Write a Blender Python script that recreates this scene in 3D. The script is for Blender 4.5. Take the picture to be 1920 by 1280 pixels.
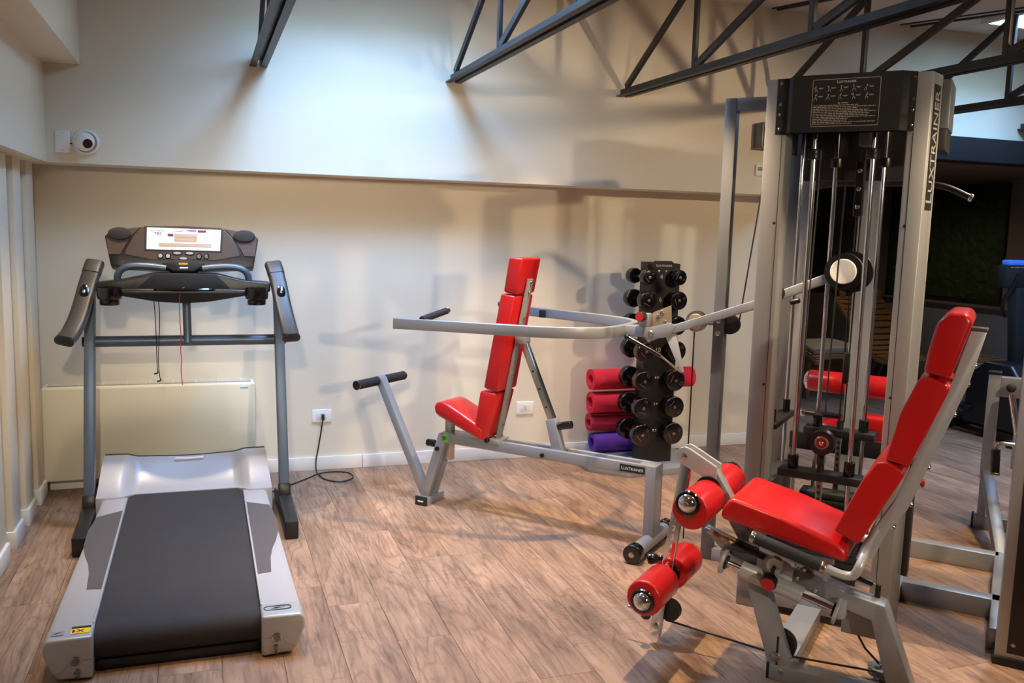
import bpy, bmesh, math, random
from mathutils import Vector, Matrix, Euler

random.seed(7)
for o in list(bpy.data.objects):
    bpy.data.objects.remove(o, do_unlink=True)
SC = bpy.context.scene
COL = SC.collection
PI = math.pi

def V(*a):
    return Vector(a[0] if len(a) == 1 else a)

def lin(r, g, b):
    def f(c):
        c = c / 255.0
        return c / 12.92 if c <= 0.04045 else ((c + 0.055) / 1.055) ** 2.4
    return (f(r), f(g), f(b), 1.0)

# ------------------------------------------------------------------ camera
CAM_H = 1.55
YAW, PITCH, ROLL, FPX = 0.33572618, 0.12612997, -0.02813366, 1670.97
fwd = V(math.sin(YAW), math.cos(YAW), 0); right = V(math.cos(YAW), -math.sin(YAW), 0); down = V(0, 0, -1)
f2 = fwd * math.cos(PITCH) + down * math.sin(PITCH)
d2 = down * math.cos(PITCH) - fwd * math.sin(PITCH)
r3 = right * math.cos(ROLL) + d2 * math.sin(ROLL)
d3 = d2 * math.cos(ROLL) - right * math.sin(ROLL)
cd = bpy.data.cameras.new('camera')
cam = bpy.data.objects.new('camera', cd); COL.objects.link(cam)
cd.sensor_width = 36.0; cd.lens = FPX / 1920 * 36.0; cd.clip_start = 0.05; cd.clip_end = 100
cam.matrix_world = Matrix(((r3.x, -d3.x, -f2.x, 0), (r3.y, -d3.y, -f2.y, 0), (r3.z, -d3.z, -f2.z, CAM_H), (0, 0, 0, 1)))
SC.camera = cam

def visible(p, m=60):
    q = V(p) - V(0, 0, CAM_H)
    z = q.dot(f2)
    if z < 0.1:
        return False
    u = 960 + FPX * q.dot(r3) / z; v = 640 + FPX * q.dot(d3) / z
    return -m < u < 1920 + m and -m < v < 1280 + m

# ------------------------------------------------------------------ world, light, exposure
W = bpy.data.worlds.new('sky'); SC.world = W; W.use_nodes = True
bg = W.node_tree.nodes['Background']
bg.inputs[0].default_value = (0.27, 0.52, 1.0, 1); bg.inputs[1].default_value = 72.0
SC.view_settings.view_transform = 'Standard'; SC.view_settings.look = 'None'
SC.view_settings.gamma = 1.0; SC.view_settings.use_curve_mapping = False
SC.view_settings.exposure = 0.10

WARM = (1.0, 0.77, 0.50)
def spot(loc, target, power, angle=100, blend=0.6, size=0.035, col=WARM):
    ld = bpy.data.lights.new('warm_spot', 'SPOT'); ld.energy = power; ld.color = col
    ld.spot_size = math.radians(angle); ld.spot_blend = blend; ld.shadow_soft_size = size
    o = bpy.data.objects.new('warm_spot', ld); COL.objects.link(o); o.location = loc
    o.rotation_euler = (V(target) - V(loc)).to_track_quat('-Z', 'Y').to_euler()
    return o
# two rows of warm ceiling spots, plus those over the rest of the hall and one added to brighten the alcove
spot((1.76, 3.41, 2.72), (1.76, 3.45, 0), 290, 78, .5, .03, (1.0, .71, .42))
spot((1.98, 4.81, 2.75), (1.98, 4.78, 0), 150, 62, .5, .03, (1.0, .71, .42))
spot((-0.12, 4.72, 2.75), (-0.10, 4.66, 0), 110, 62, .5)
spot((-0.30, 3.30, 2.70), (-0.2, 3.4, 0), 70, 84, .5)
spot((2.9, 1.9, 2.60), (2.5, 2.5, 0.2), 150, 84, .5)
spot((4.0, 3.2, 2.72), (3.6, 3.5, 0.0), 110, 84, .5)
spot((4.9, 3.7, 2.75), (4.9, 3.9, 0.0), 90, 80, .5)
spot((0.6, 1.6, 2.55), (0.7, 2.2, 0), 40, 90, .5)
spot((4.3, 1.0, 2.50), (2.6, 5.5, 0.8), 230, 58, .5)
spot((-0.2, 0.2, 2.30), (0.35, 5.5, 0.55), 200, 40, .7, .05, (1.0, .84, .64))
spot((1.85, -2.3, 2.28), (1.7, 5.4, 0.85), 560, 33, .45, .07, (1.0, .86, .68))
spot((5.9, 7.0, 2.12), (6.2, 7.0, 0), 14, 150, .5)  # added fill lamp, lifts the dark alcove so the loungers show
for px_, py_, sx_, sy_ in ((0.87, 4.165, 0.78, .97), (5.25, 4.165, 0.7, .97)):   # sky portals in the two roof windows
    ld = bpy.data.lights.new('roof_window_portal', 'AREA'); ld.shape = 'RECTANGLE'; ld.size = sx_; ld.size_y = sy_
    ld.cycles.is_portal = True
    o = bpy.data.objects.new('roof_window_portal', ld); COL.objects.link(o); o.location = (px_, py_, 3.06 + 0.1 * (py_ - 5.3) + 0.44)

# ------------------------------------------------------------------ materials
MATS = {}
def base_mat(name, col, rough=0.5, metal=0.0, coat=0.0, var=0.0, vscale=8.0, bump=0.0, bscale=60.0, spec=0.5, emis=None):
    m = bpy.data.materials.new(name); m.use_nodes = True
    nt = m.node_tree; b = nt.nodes['Principled BSDF']
    b.inputs['Base Color'].default_value = col
    b.inputs['Roughness'].default_value = rough; b.inputs['Metallic'].default_value = metal
    b.inputs['Coat Weight'].default_value = coat; b.inputs['Coat Roughness'].default_value = 0.15
    b.inputs['Specular IOR Level'].default_value = spec
    tc = nt.nodes.new('ShaderNodeTexCoord')
    if var > 0:
        n = nt.nodes.new('ShaderNodeTexNoise'); n.inputs['Scale'].default_value = vscale; n.inputs['Detail'].default_value = 4
        nt.links.new(tc.outputs['Object'], n.inputs['Vector'])
        mp = nt.nodes.new('ShaderNodeMapRange'); mp.inputs[3].default_value = 1 - var; mp.inputs[4].default_value = 1 + var
        nt.links.new(n.outputs['Fac'], mp.inputs[0])
        hs = nt.nodes.new('ShaderNodeHueSaturation'); hs.inputs['Color'].default_value = col
        nt.links.new(mp.outputs[0], hs.inputs['Value']); nt.links.new(hs.outputs[0], b.inputs['Base Color'])
        mr = nt.nodes.new('ShaderNodeMapRange'); mr.inputs[3].default_value = max(0.02, rough * (1 - var)); mr.inputs[4].default_value = min(1, rough * (1 + var))
        nt.links.new(n.outputs['Fac'], mr.inputs[0]); nt.links.new(mr.outputs[0], b.inputs['Roughness'])
    if bump > 0:
        n2 = nt.nodes.new('ShaderNodeTexNoise'); n2.inputs['Scale'].default_value = bscale; n2.inputs['Detail'].default_value = 3
        nt.links.new(tc.outputs['Object'], n2.inputs['Vector'])
        bp = nt.nodes.new('ShaderNodeBump'); bp.inputs['Strength'].default_value = bump; bp.inputs['Distance'].default_value = 0.004
        nt.links.new(n2.outputs['Fac'], bp.inputs['Height']); nt.links.new(bp.outputs[0], b.inputs['Normal'])
    if emis:
        b.inputs['Emission Color'].default_value = emis[0]; b.inputs['Emission Strength'].default_value = emis[1]
    MATS[name] = m
    return m

base_mat('wall', lin(226, 216, 194), 0.85, var=0.02, vscale=2, bump=0.06, bscale=180)
base_mat('ceil', lin(205, 196, 184), 0.9, var=0.03, vscale=2)
base_mat('skirt', lin(228, 226, 220), 0.45, var=0.03)
base_mat('truss', lin(50, 48, 49), 0.5, 0.2, var=0.08, vscale=14, bump=0.05)
base_mat('beam', lin(36, 34, 34), 0.9, var=0.08, spec=0.15)
base_mat('grey', lin(152, 156, 162), 0.36, 0.35, coat=0.15, var=0.04, vscale=6)
base_mat('column', lin(152, 152, 150), 0.4, 0.25, coat=0.1, var=0.03)
base_mat('greydark', lin(112, 115, 120), 0.4, 0.4, var=0.05)
base_mat('light', lin(178, 180, 182), 0.36, 0.25, coat=0.2, var=0.03)
base_mat('tread_frame', lin(94, 108, 122), 0.42, 0.5, var=0.08, vscale=18)
base_mat('silver', lin(190, 188, 190), 0.34, 0.35, coat=0.1, var=0.04, vscale=9)
base_mat('red', lin(184, 18, 20), 0.33, coat=0.25, var=0.05, vscale=7, bump=0.12, bscale=220)
base_mat('redknob', lin(176, 28, 34), 0.3, coat=0.3)
base_mat('black', lin(24, 24, 25), 0.38, var=0.1)
base_mat('blackgloss', lin(14, 14, 15), 0.14, coat=0.4)
base_mat('blackmatte', lin(30, 30, 30), 0.75, var=0.1, bump=0.1, bscale=300)
base_mat('panelblack', lin(30, 31, 30), 0.5, var=0.04, bump=0.05, bscale=400)
base_mat('foam', lin(38, 38, 38), 0.9, bump=0.3, bscale=400)
base_mat('chrome', lin(225, 225, 228), 0.09, 1.0)
base_mat('steel', lin(190, 186, 178), 0.25, 1.0, var=0.05)
base_mat('tan_steel', lin(196, 178, 148), 0.3, 0.75, var=0.05)
base_mat('tanplate', lin(200, 172, 138), 0.45, 0.2)
base_mat('handle_plastic', lin(58, 53, 50), 0.45, 0.15, var=0.08, vscale=30)
base_mat('bronze', lin(92, 78, 70), 0.34, 0.35, coat=0.1, var=0.08, vscale=40)
base_mat('belt', lin(46, 42, 42), 0.82, var=0.1, vscale=9, bump=0.35, bscale=420)
base_mat('griptape', lin(84, 78, 76), 0.85, var=0.16, vscale=10, bump=0.3, bscale=350)
base_mat('white', lin(238, 238, 236), 0.4)
base_mat('cream', lin(226, 224, 204), 0.42, var=0.02)
base_mat('grille', lin(150, 148, 142), 0.6)
base_mat('screen', lin(243, 240, 240), 0.25, coat=0.3)
base_mat('purple_print', lin(150, 130, 200), 0.4)
base_mat('lcd', lin(196, 170, 150), 0.3)
base_mat('lcd_dark', lin(110, 70, 66), 0.3)
base_mat('ink', lin(40, 38, 60), 0.5)
base_mat('greyprint', lin(150, 148, 145), 0.6)
base_mat('whiteprint', lin(222, 220, 212), 0.5)
base_mat('tanprint', lin(196, 182, 160), 0.5)
base_mat('brownprint', lin(96, 72, 54), 0.5)
base_mat('yellow', lin(244, 208, 24), 0.45)
base_mat('warnred', lin(190, 30, 30), 0.45)
base_mat('orange', lin(226, 140, 30), 0.45)
base_mat('cyanprint', lin(70, 170, 215), 0.5)
base_mat('green_sticker', lin(90, 200, 50), 0.45)
base_mat('mat_red', lin(216, 32, 60), 0.8, bump=0.2, bscale=250)
base_mat('mat_crimson', lin(186, 32, 58), 0.8, bump=0.2, bscale=250)
base_mat('mat_purple', lin(100, 52, 158), 0.8, bump=0.2, bscale=250)
base_mat('cord', lin(22, 22, 22), 0.5)
base_mat('cord_red', lin(180, 40, 46), 0.6)
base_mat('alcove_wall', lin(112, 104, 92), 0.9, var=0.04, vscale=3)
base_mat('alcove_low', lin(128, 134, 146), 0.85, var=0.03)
base_mat('alcove_ceil', lin(108, 84, 64), 0.6, var=0.12, vscale=3)
base_mat('lounge_wood', lin(150, 112, 76), 0.55, var=0.15, vscale=10)
base_mat('cushion', lin(196, 192, 182), 0.9, bump=0.1)
base_mat('moss', lin(34, 52, 16), 0.95, var=0.5, vscale=40, bump=0.8, bscale=60)
base_mat('bluescreen', lin(50, 110, 210), 0.25, emis=((0.05, 0.2, 0.75, 1), 0.35))
base_mat('brass', lin(170, 130, 70), 0.3, 1.0)

def wood_floor():
    m = bpy.data.materials.new('oak_plank'); m.use_nodes = True
    nt = m.node_tree; N = nt.nodes; L = nt.links; b = N['Principled BSDF']
    tc = N.new('ShaderNodeTexCoord'); oi = N.new('ShaderNodeObjectInfo')
    off = N.new('ShaderNodeVectorMath'); off.operation = 'SCALE'; off.inputs[0].default_value = (31.7, 57.3, 13.1)
    L.new(oi.outputs['Random'], off.inputs['Scale'])
    ad = N.new('ShaderNodeVectorMath'); ad.operation = 'ADD'
    L.new(tc.outputs['Object'], ad.inputs[0]); L.new(off.outputs[0], ad.inputs[1])
    def stretch(sx, sy):
        mp = N.new('ShaderNodeMapping'); mp.inputs['Scale'].default_value = (sx, sy, 1); L.new(ad.outputs[0], mp.inputs['Vector']); return mp.outputs[0]
    # broad cathedral grain: distorted rings
    nd = N.new('ShaderNodeTexNoise'); nd.inputs['Scale'].default_value = 4.2; nd.inputs['Detail'].default_value = 3; nd.inputs['Roughness'].default_value = 0.45
    L.new(stretch(1.0, 0.14), nd.inputs['Vector'])
    rg = N.new('ShaderNodeMath'); rg.operation = 'MULTIPLY'; rg.inputs[1].default_value = 40.0; L.new(nd.outputs['Fac'], rg.inputs[0])
    wv = N.new('ShaderNodeMath'); wv.operation = 'PINGPONG'; wv.inputs[1].default_value = 1.0; L.new(rg.outputs[0], wv.inputs[0])      # contour lines of the figure
    n1 = N.new('ShaderNodeTexNoise'); n1.inputs['Scale'].default_value = 60; n1.inputs['Detail'].default_value = 6; n1.inputs['Roughness'].default_value = 0.7
    L.new(stretch(1.0, 0.07), n1.inputs['Vector'])
    n2 = N.new('ShaderNodeTexNoise'); n2.inputs['Scale'].default_value = 7; n2.inputs['Detail'].default_value = 6; n2.inputs['Roughness'].default_value = 0.6
    L.new(stretch(1.0, 0.25), n2.inputs['Vector'])
    n3 = N.new('ShaderNodeTexNoise'); n3.inputs['Scale'].default_value = 90; n3.inputs['Detail'].default_value = 3       # saw marks across
    L.new(stretch(0.12, 1.3), n3.inputs['Vector'])
    n4 = N.new('ShaderNodeTexNoise'); n4.inputs['Scale'].default_value = 2.6; n4.inputs['Detail'].default_value = 2       # where the saw marks show
    L.new(stretch(1.0, 1.0), n4.inputs['Vector'])
    n5 = N.new('ShaderNodeTexNoise'); n5.inputs['Scale'].default_value = 9; n5.inputs['Detail'].default_value = 5; n5.inputs['Roughness'].default_value = 0.75   # dark smudges and knots
    L.new(stretch(1.0, 0.3), n5.inputs['Vector'])
    sm = N.new('ShaderNodeMapRange'); sm.inputs[1].default_value = 0.48; sm.inputs[2].default_value = 0.62; L.new(n4.outputs['Fac'], sm.inputs[0])
    s3 = N.new('ShaderNodeMapRange'); s3.inputs[1].default_value = 0.36; s3.inputs[2].default_value = 0.5; s3.inputs[3].default_value = 1.0; s3.inputs[4].default_value = 0.0; L.new(n3.outputs['Fac'], s3.inputs[0])
    saw = N.new('ShaderNodeMath'); saw.operation = 'MULTIPLY'; L.new(sm.outputs[0], saw.inputs[0]); L.new(s3.outputs[0], saw.inputs[1])
    r1 = N.new('ShaderNodeValToRGB'); e = r1.color_ramp.elements
    e[0].position = 0.28; e[0].color = lin(122, 94, 75); e[1].position = 0.72; e[1].color = lin(178, 145, 119)
    L.new(n2.outputs['Fac'], r1.inputs[0])
    def mul(a, fac_sock, lo, hi, v0, v1):
        mr = N.new('ShaderNodeMapRange'); mr.inputs[1].default_value = lo; mr.inputs[2].default_value = hi; mr.inputs[3].default_value = v0; mr.inputs[4].default_value = v1
        L.new(fac_sock, mr.inputs[0])
        mx = N.new('ShaderNodeMix'); mx.data_type = 'RGBA'; mx.blend_type = 'MULTIPLY'; mx.inputs[0].default_value = 1
        cm = N.new('ShaderNodeCombineColor'); L.new(mr.outputs[0], cm.inputs[0]); L.new(mr.outputs[0], cm.inputs[1]); L.new(mr.outputs[0], cm.inputs[2])
        L.new(a, mx.inputs[6]); L.new(cm.outputs[0], mx.inputs[7]); return mx.outputs[2]
    c = mul(r1.outputs[0], wv.outputs[0], 0.0, 0.45, 0.73, 1.0)
    c = mul(c, n1.outputs['Fac'], 0.36, 0.52, 0.64, 1.0)
    c = mul(c, saw.outputs[0], 0.0, 1.0, 1.0, 0.80)
    c = mul(c, n5.outputs['Fac'], 0.30, 0.44, 0.62, 1.0)
    hs = N.new('ShaderNodeHueSaturation'); L.new(c, hs.inputs['Color'])
    mv = N.new('ShaderNodeMapRange'); mv.inputs[3].default_value = 0.93; mv.inputs[4].default_value = 1.05; L.new(oi.outputs['Random'], mv.inputs[0]); L.new(mv.outputs[0], hs.inputs['Value'])
    L.new(hs.outputs[0], b.inputs['Base Color'])
    b.inputs['Roughness'].default_value = 0.5
    bp = N.new('ShaderNodeBump'); bp.inputs['Strength'].default_value = 0.25; bp.inputs['Distance'].default_value = 0.003
    L.new(n1.outputs['Fac'], bp.inputs['Height']); L.new(bp.outputs[0], b.inputs['Normal'])
    MATS['oak'] = m
wood_floor()
gm = bpy.data.materials.new('roof_glass'); gm.use_nodes = True
nt = gm.node_tree; nt.nodes.remove(nt.nodes['Principled BSDF'])
tr = nt.nodes.new('ShaderNodeBsdfTransparent'); gl = nt.nodes.new('ShaderNodeBsdfGlossy'); gl.inputs['Roughness'].default_value = 0.03
mx = nt.nodes.new('ShaderNodeMixShader'); mx.inputs[0].default_value = 0.06
nt.links.new(tr.outputs[0], mx.inputs[1]); nt.links.new(gl.outputs[0], mx.inputs[2]); nt.links.new(mx.outputs[0], nt.nodes['Material Output'].inputs[0])
MATS['glass'] = gm

# ------------------------------------------------------------------ mesh helpers
def BM():
    return bmesh.new()

def _bev(bm, verts, bev, seg=2):
    if bev > 0:
        vs = set(verts)
        eds = [e for e in bm.edges if e.verts[0] in vs and e.verts[1] in vs]
        bmesh.ops.bevel(bm, geom=eds, offset=bev, segments=seg, affect='EDGES', profile=0.5, clamp_overlap=True)

def box(bm, lo, hi, bev=0.0, seg=2):
    lo = V(lo); hi = V(hi)
    r = bmesh.ops.create_cube(bm, size=1.0)
    c = (lo + hi) / 2; s = hi - lo
    for v in r['verts']:
        v.co = V(v.co.x * s.x + c.x, v.co.y * s.y + c.y, v.co.z * s.z + c.z)
    _bev(bm, r['verts'], bev, seg)
    return bm

def frame(d, up=(0, 0, 1)):
    d = V(d).normalized(); up = V(up)
    if abs(d.dot(up)) > 0.995:
        up = V(1, 0, 0)
    s = d.cross(up).normalized(); u = s.cross(d).normalized()
    return d, s, u

def beam(bm, p, q, w, h, up=(0, 0, 1), bev=0.003, seg=2):
    """rectangular bar from p to q, w across, h along up"""
    p = V(p); q = V(q); d, s, u = frame(q - p, up)
    vs = []
    for a in (p, q):
        for i, j in ((-1, -1), (1, -1), (1, 1), (-1, 1)):
            vs.append(bm.verts.new(a + s * (w / 2 * i) + u * (h / 2 * j)))
    F = [(0, 1, 2, 3), (7, 6, 5, 4), (0, 4, 5, 1), (1, 5, 6, 2), (2, 6, 7, 3), (3, 7, 4, 0)]
    fs = [bm.faces.new([vs[i] for i in f]) for f in F]
    bmesh.ops.recalc_face_normals(bm, faces=fs)
    _bev(bm, vs, bev, seg)
    return bm

def cyl(bm, p, q, r, r2=None, seg=24, bev=0.0):
    p = V(p); q = V(q); d, s, u = frame(q - p)
    r2 = r if r2 is None else r2
    a = [bm.verts.new(p + (s * math.cos(2 * PI * i / seg) + u * math.sin(2 * PI * i / seg)) * r) for i in range(seg)]
    b = [bm.verts.new(q + (s * math.cos(2 * PI * i / seg) + u * math.sin(2 * PI * i / seg)) * r2) for i in range(seg)]
    fs = [bm.faces.new((a[i], a[(i + 1) % seg], b[(i + 1) % seg], b[i])) for i in range(seg)]
    fa = bm.faces.new(a[::-1]); fb = bm.faces.new(b)
    bmesh.ops.recalc_face_normals(bm, faces=fs + [fa, fb])
    if bev > 0:
        bmesh.ops.bevel(bm, geom=list(fa.edges) + list(fb.edges), offset=bev, segments=3, affect='EDGES', profile=0.5, clamp_overlap=True)
    return bm

def lathe(bm, prof, o, axis, seg=24):
    """prof [(radius, distance along axis)]"""
    o = V(o); d, s, u = frame(axis)
    rings = []
    for r, h in prof:
        if r < 1e-6:
            rings.append([bm.verts.new(o + d * h)])
        else:
            rings.append([bm.verts.new(o + d * h + (s * math.cos(2 * PI * i / seg) + u * math.sin(2 * PI * i / seg)) * r) for i in range(seg)])
    fs = []
    for A, B in zip(rings, rings[1:]):
        for i in range(seg):
            j = (i + 1) % seg
            if len(A) == 1 and len(B) == 1:
                continue
            if len(A) == 1:
                fs.append(bm.faces.new((A[0], B[i], B[j])))
            elif len(B) == 1:
                fs.append(bm.faces.new((A[i], A[j], B[0])))
            else:
                fs.append(bm.faces.new((A[i], A[j], B[j], B[i])))
    bmesh.ops.recalc_face_normals(bm, faces=fs)
    return bm

def smooth_path(pts, n=6, closed=False):
    P = [V(p) for p in pts]; out = []
    m = len(P)
    for i in range(m if closed else m - 1):
        g = lambda k: P[k % m] if closed else P[max(0, min(m - 1, k))]
        p0, p1, p2, p3 = g(i - 1), g(i), g(i + 1), g(i + 2)
        for k in range(n):
            t = k / n
            out.append(0.5 * ((2 * p1) + (p2 - p0) * t + (2 * p0 - 5 * p1 + 4 * p2 - p3) * t * t + (3 * p1 - p0 - 3 * p2 + p3) * t ** 3))
    if not closed:
        out.append(P[-1])
    return out

def sweep(bm, pts, sect, up=None, cap=True, scales=None):
    """sweep a 2D section [(side, up)] along pts"""
    P = [V(p) for p in pts]; rings = []; prev = None
    for i, p in enumerate(P):
        d = (P[min(i + 1, len(P) - 1)] - P[max(i - 1, 0)]).normalized()
        if up is not None:
            s = d.cross(V(up)).normalized(); u = s.cross(d).normalized()
        else:
            if prev is None:
                _, s, u = frame(d)
            else:
                u = (prev - d * prev.dot(d)).normalized(); s = d.cross(u).normalized()
            prev = u
        k = scales[i] if scales else 1.0
        rings.append([bm.verts.new(p + s * (a * k) + u * (b * k)) for a, b in sect])
    n = len(sect); fs = []
    for A, B in zip(rings, rings[1:]):
        for i in range(n):
            j = (i + 1) % n
            fs.append(bm.faces.new((A[i], A[j], B[j], B[i])))
    if cap:
        fs.append(bm.faces.new(rings[0][::-1])); fs.append(bm.faces.new(rings[-1]))
    bmesh.ops.recalc_face_normals(bm, faces=fs)
    return bm

def circ(r, n=12):
    return [(r * math.cos(2 * PI * i / n), r * math.sin(2 * PI * i / n)) for i in range(n)]

def rrect(w, h, c, n=3):
    out = []
    for cx, cy, a0 in ((w / 2 - c, h / 2 - c, 0), (-w / 2 + c, h / 2 - c, PI / 2), (-w / 2 + c, -h / 2 + c, PI), (w / 2 - c, -h / 2 + c, 1.5 * PI)):
        for k in range(n + 1):
            a = a0 + PI / 2 * k / n
            out.append((cx + c * math.cos(a), cy + c * math.sin(a)))
    return out

def tube(bm, pts, r, n=12):
    return sweep(bm, pts, circ(r, n))

def prism(bm, poly, o, ux, uy, ext, bev=0.0, seg=2, back=True):
    """polygon poly [(a,b)] in the plane o+a*ux+b*uy, extruded by vector ext"""
    o = V(o); ux = V(ux); uy = V(uy); ext = V(ext)
    A = [bm.verts.new(o + ux * a + uy * b) for a, b in poly]
    B = [bm.verts.new(v.co + ext) for v in A]
    n = len(A)
    fs = [bm.faces.new(A), bm.faces.new(B[::-1])]
    for i in range(n):
        j = (i + 1) % n
        fs.append(bm.faces.new((A[i], B[i], B[j], A[j])))
    bmesh.ops.recalc_face_normals(bm, faces=fs)
    if bev > 0:
        _bev(bm, A + B, bev, seg)
    return bm

def sphere(bm, c, r, sx=1, sy=1, sz=1, u=16, v=10):
    R = bmesh.ops.create_uvsphere(bm, u_segments=u, v_segments=v, radius=r)
    for w in R['verts']:
        w.co = V(w.co.x * sx, w.co.y * sy, w.co.z * sz) + V(c)
    return bm

def to_mesh(name, bm, mat, ang=38, tri=False):
    me = bpy.data.meshes.new(name)
    bm.normal_update(); bm.to_mesh(me); bm.free()
    for p in me.polygons:
        p.use_smooth = True
    me.set_sharp_from_angle(angle=math.radians(ang))
    me.materials.append(MATS[mat] if isinstance(mat, str) else mat)
    return me

def link(name, data, parent=None):
    o = bpy.data.objects.new(name, data); COL.objects.link(o)
    if parent is not None:
        o.parent = parent
    return o

def tag(o, label, cat, group=None):
    o['label'] = label; o['category'] = cat
    if group:
        o['group'] = group
    return o

class Thing:
    """an Empty at a thing's base; parts are given in frame coordinates (gym frame or world) and stored relative to it"""
    def __init__(self, name, label, cat, org, rot=0.0, base=None, group=None):
        self.org = V(org)
        self.root = link(name, None); self.root.empty_display_size = 0.1
        w = self.org if base is None else V(base(*org))
        self.root.location = w; self.root.rotation_euler = (0, 0, rot)
        tag(self.root, label, cat, group)
    def part(self, name, bm, mat, parent=None, label=None, ang=38):
        bmesh.ops.translate(bm, verts=bm.verts, vec=-self.org)
        o = link(name, to_mesh(name, bm, mat, ang), parent or self.root)
        if label:
            o['label'] = label
        return o
    def text(self, name, body, size, o, ux, uy, mat, parent=None, caps=False, depth=0.0006, label=None, align='CENTER'):
        me = text_mesh(body, caps, align).copy(); me.name = name
        ux = V(ux).normalized(); uy = V(uy).normalized(); n = ux.cross(uy)
        o = V(o) - self.org
        for v in me.vertices:
            c = v.co
            v.co = o + ux * (c.x * size) + uy * (c.y * size) + n * (c.z * depth)
        me.materials.clear(); me.materials.append(MATS[mat])
        ob = link(name, me, parent or self.root)
        if label:
            ob['label'] = label
        return ob

TEXTS = {}
def text_mesh(body, caps=False, align='CENTER'):
    k = (body, caps, align)
    if k in TEXTS:
        return TEXTS[k]
    cu = bpy.data.curves.new('lettering', 'FONT'); cu.body = body; cu.size = 1.0; cu.extrude = 1.0
    cu.align_x = align; cu.align_y = 'CENTER'; cu.resolution_u = 3
    if caps:
        cu.small_caps_scale = 0.78
        for i, f in enumerate(cu.body_format):
            f.use_small_caps = True
    ob = bpy.data.objects.new('lettering', cu); COL.objects.link(ob)
    dg = bpy.context.evaluated_depsgraph_get()
    me = bpy.data.meshes.new_from_object(ob.evaluated_get(dg))
    bpy.data.objects.remove(ob, do_unlink=True); bpy.data.curves.remove(cu)
    TEXTS[k] = me
    return me
for s_ in ('4', '6', '8', '10', '12', '14', '16', '1', '2', '3', '5', 'TR5', '7'):
    text_mesh(s_)
text_mesh('Luxtrainer', True)

def struct(name, bm, mat, parent=None, ang=38):
    o = link(name, to_mesh(name, bm, mat, ang), parent)
    if parent is None:
        o['kind'] = 'structure'
    return o

def copy_tree(o, parent=None):
    c = o.copy(); COL.objects.link(c); c.parent = parent
    for ch in list(o.children):
        copy_tree(ch, c)
    return c

# ------------------------------------------------------------------ the room
def ceil_z(y):
    return 3.06 + 0.1 * (y - 5.3)
YB, YU, XL, XO, XR, YA, YF = 5.59, 5.30, -0.90, 3.95, 7.36, 9.0, -2.6     # back wall, bulkhead face, left wall, alcove opening, right wall, alcove back, wall behind camera
ZS = 1.828
bm = BM(); box(bm, (XL - .12, YB, 0), (XO, YB + .12, ZS + .2)); struct('wall_back', bm, 'wall')
bm = BM(); box(bm, (XL - .12, YU, ZS), (XO, YB, 3.4)); struct('wall_back_bulkhead', bm, 'wall')
bm = BM(); box(bm, (XO, YU, 2.30), (XR + .1, YU + .12, 3.4)); struct('wall_over_alcove', bm, 'wall')
bm = BM(); box(bm, (XO - .1, YB + .12, 0), (XO, YA, 2.3)); struct('wall_alcove_left', bm, 'alcove_wall')
bm = BM(); box(bm, (XO - .1, YA, 0), (XR + .1, YA + .1, 2.3)); struct('wall_alcove_back', bm, 'alcove_wall')
bm = BM(); box(bm, (XR, YF, 0), (XR + .12, YU + .12, 3.4)); struct('wall_right', bm, 'wall')
wr = BM(); box(wr, (XR, YU + .12, 0.90), (XR + .12, YA, 2.3)); struct('wall_alcove_right', wr, 'alcove_wall')
wr = BM(); box(wr, (XR - .05, YU + .12, 0), (XR + .12, YA, 0.90)); struct('wall_alcove_right_dado', wr, 'alcove_low')
wr = BM(); box(wr, (XR - .12, YU + .12, 0.90), (XR, YA, 0.925), .004); struct('trim_alcove_ledge', wr, 'alcove_wall')
bm = BM(); box(bm, (XL - .12, YF - .12, 0), (XR + .12, YF, 3.4)); struct('wall_front', bm, 'wall')
bm = BM(); box(bm, (XL - .12, YF, 0), (XL, YB, ZS)); wl = struct('wall_left', bm, 'wall')
bm = BM(); box(bm, (XL - .12, YF, ZS), (-.767, YU, 3.4)); struct('wall_left_bulkhead', bm, 'wall')
bm = BM(); box(bm, (-.767, YF, 2.338), (-.593, YU, 3.4)); struct('trim_ceiling_box', bm, 'wall')
# box ribs along the left wall, each with its own wrapped skirting
for k in range(12):
    y0 = 5.21 - 0.345 * k
    bm = BM(); box(bm, (XL, y0 + .012, 0), (-.852, y0 + .2, ZS), .002); r_ = struct('rib', bm, 'wall', wl)
    bm = BM(); box(bm, (XL, y0, 0), (-.838, y0 + .212, .085), .003); struct('rib_skirting', bm, 'skirt', r_)
# skirting on the back wall, two lengths
bm = BM(); box(bm, (XL, YB - .014, 0), (.95, YB, .085), .003); bb = struct('baseboard_back', bm, 'skirt')
bm = BM(); box(bm, (.953, YB - .014, 0), (2.36, YB, .085), .003); struct('baseboard_length', bm, 'skirt', bb)
bm = BM(); box(bm, (2.363, YB - .014, 0), (XO, YB, .085), .003); struct('baseboard_length', bm, 'skirt', bb)
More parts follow.
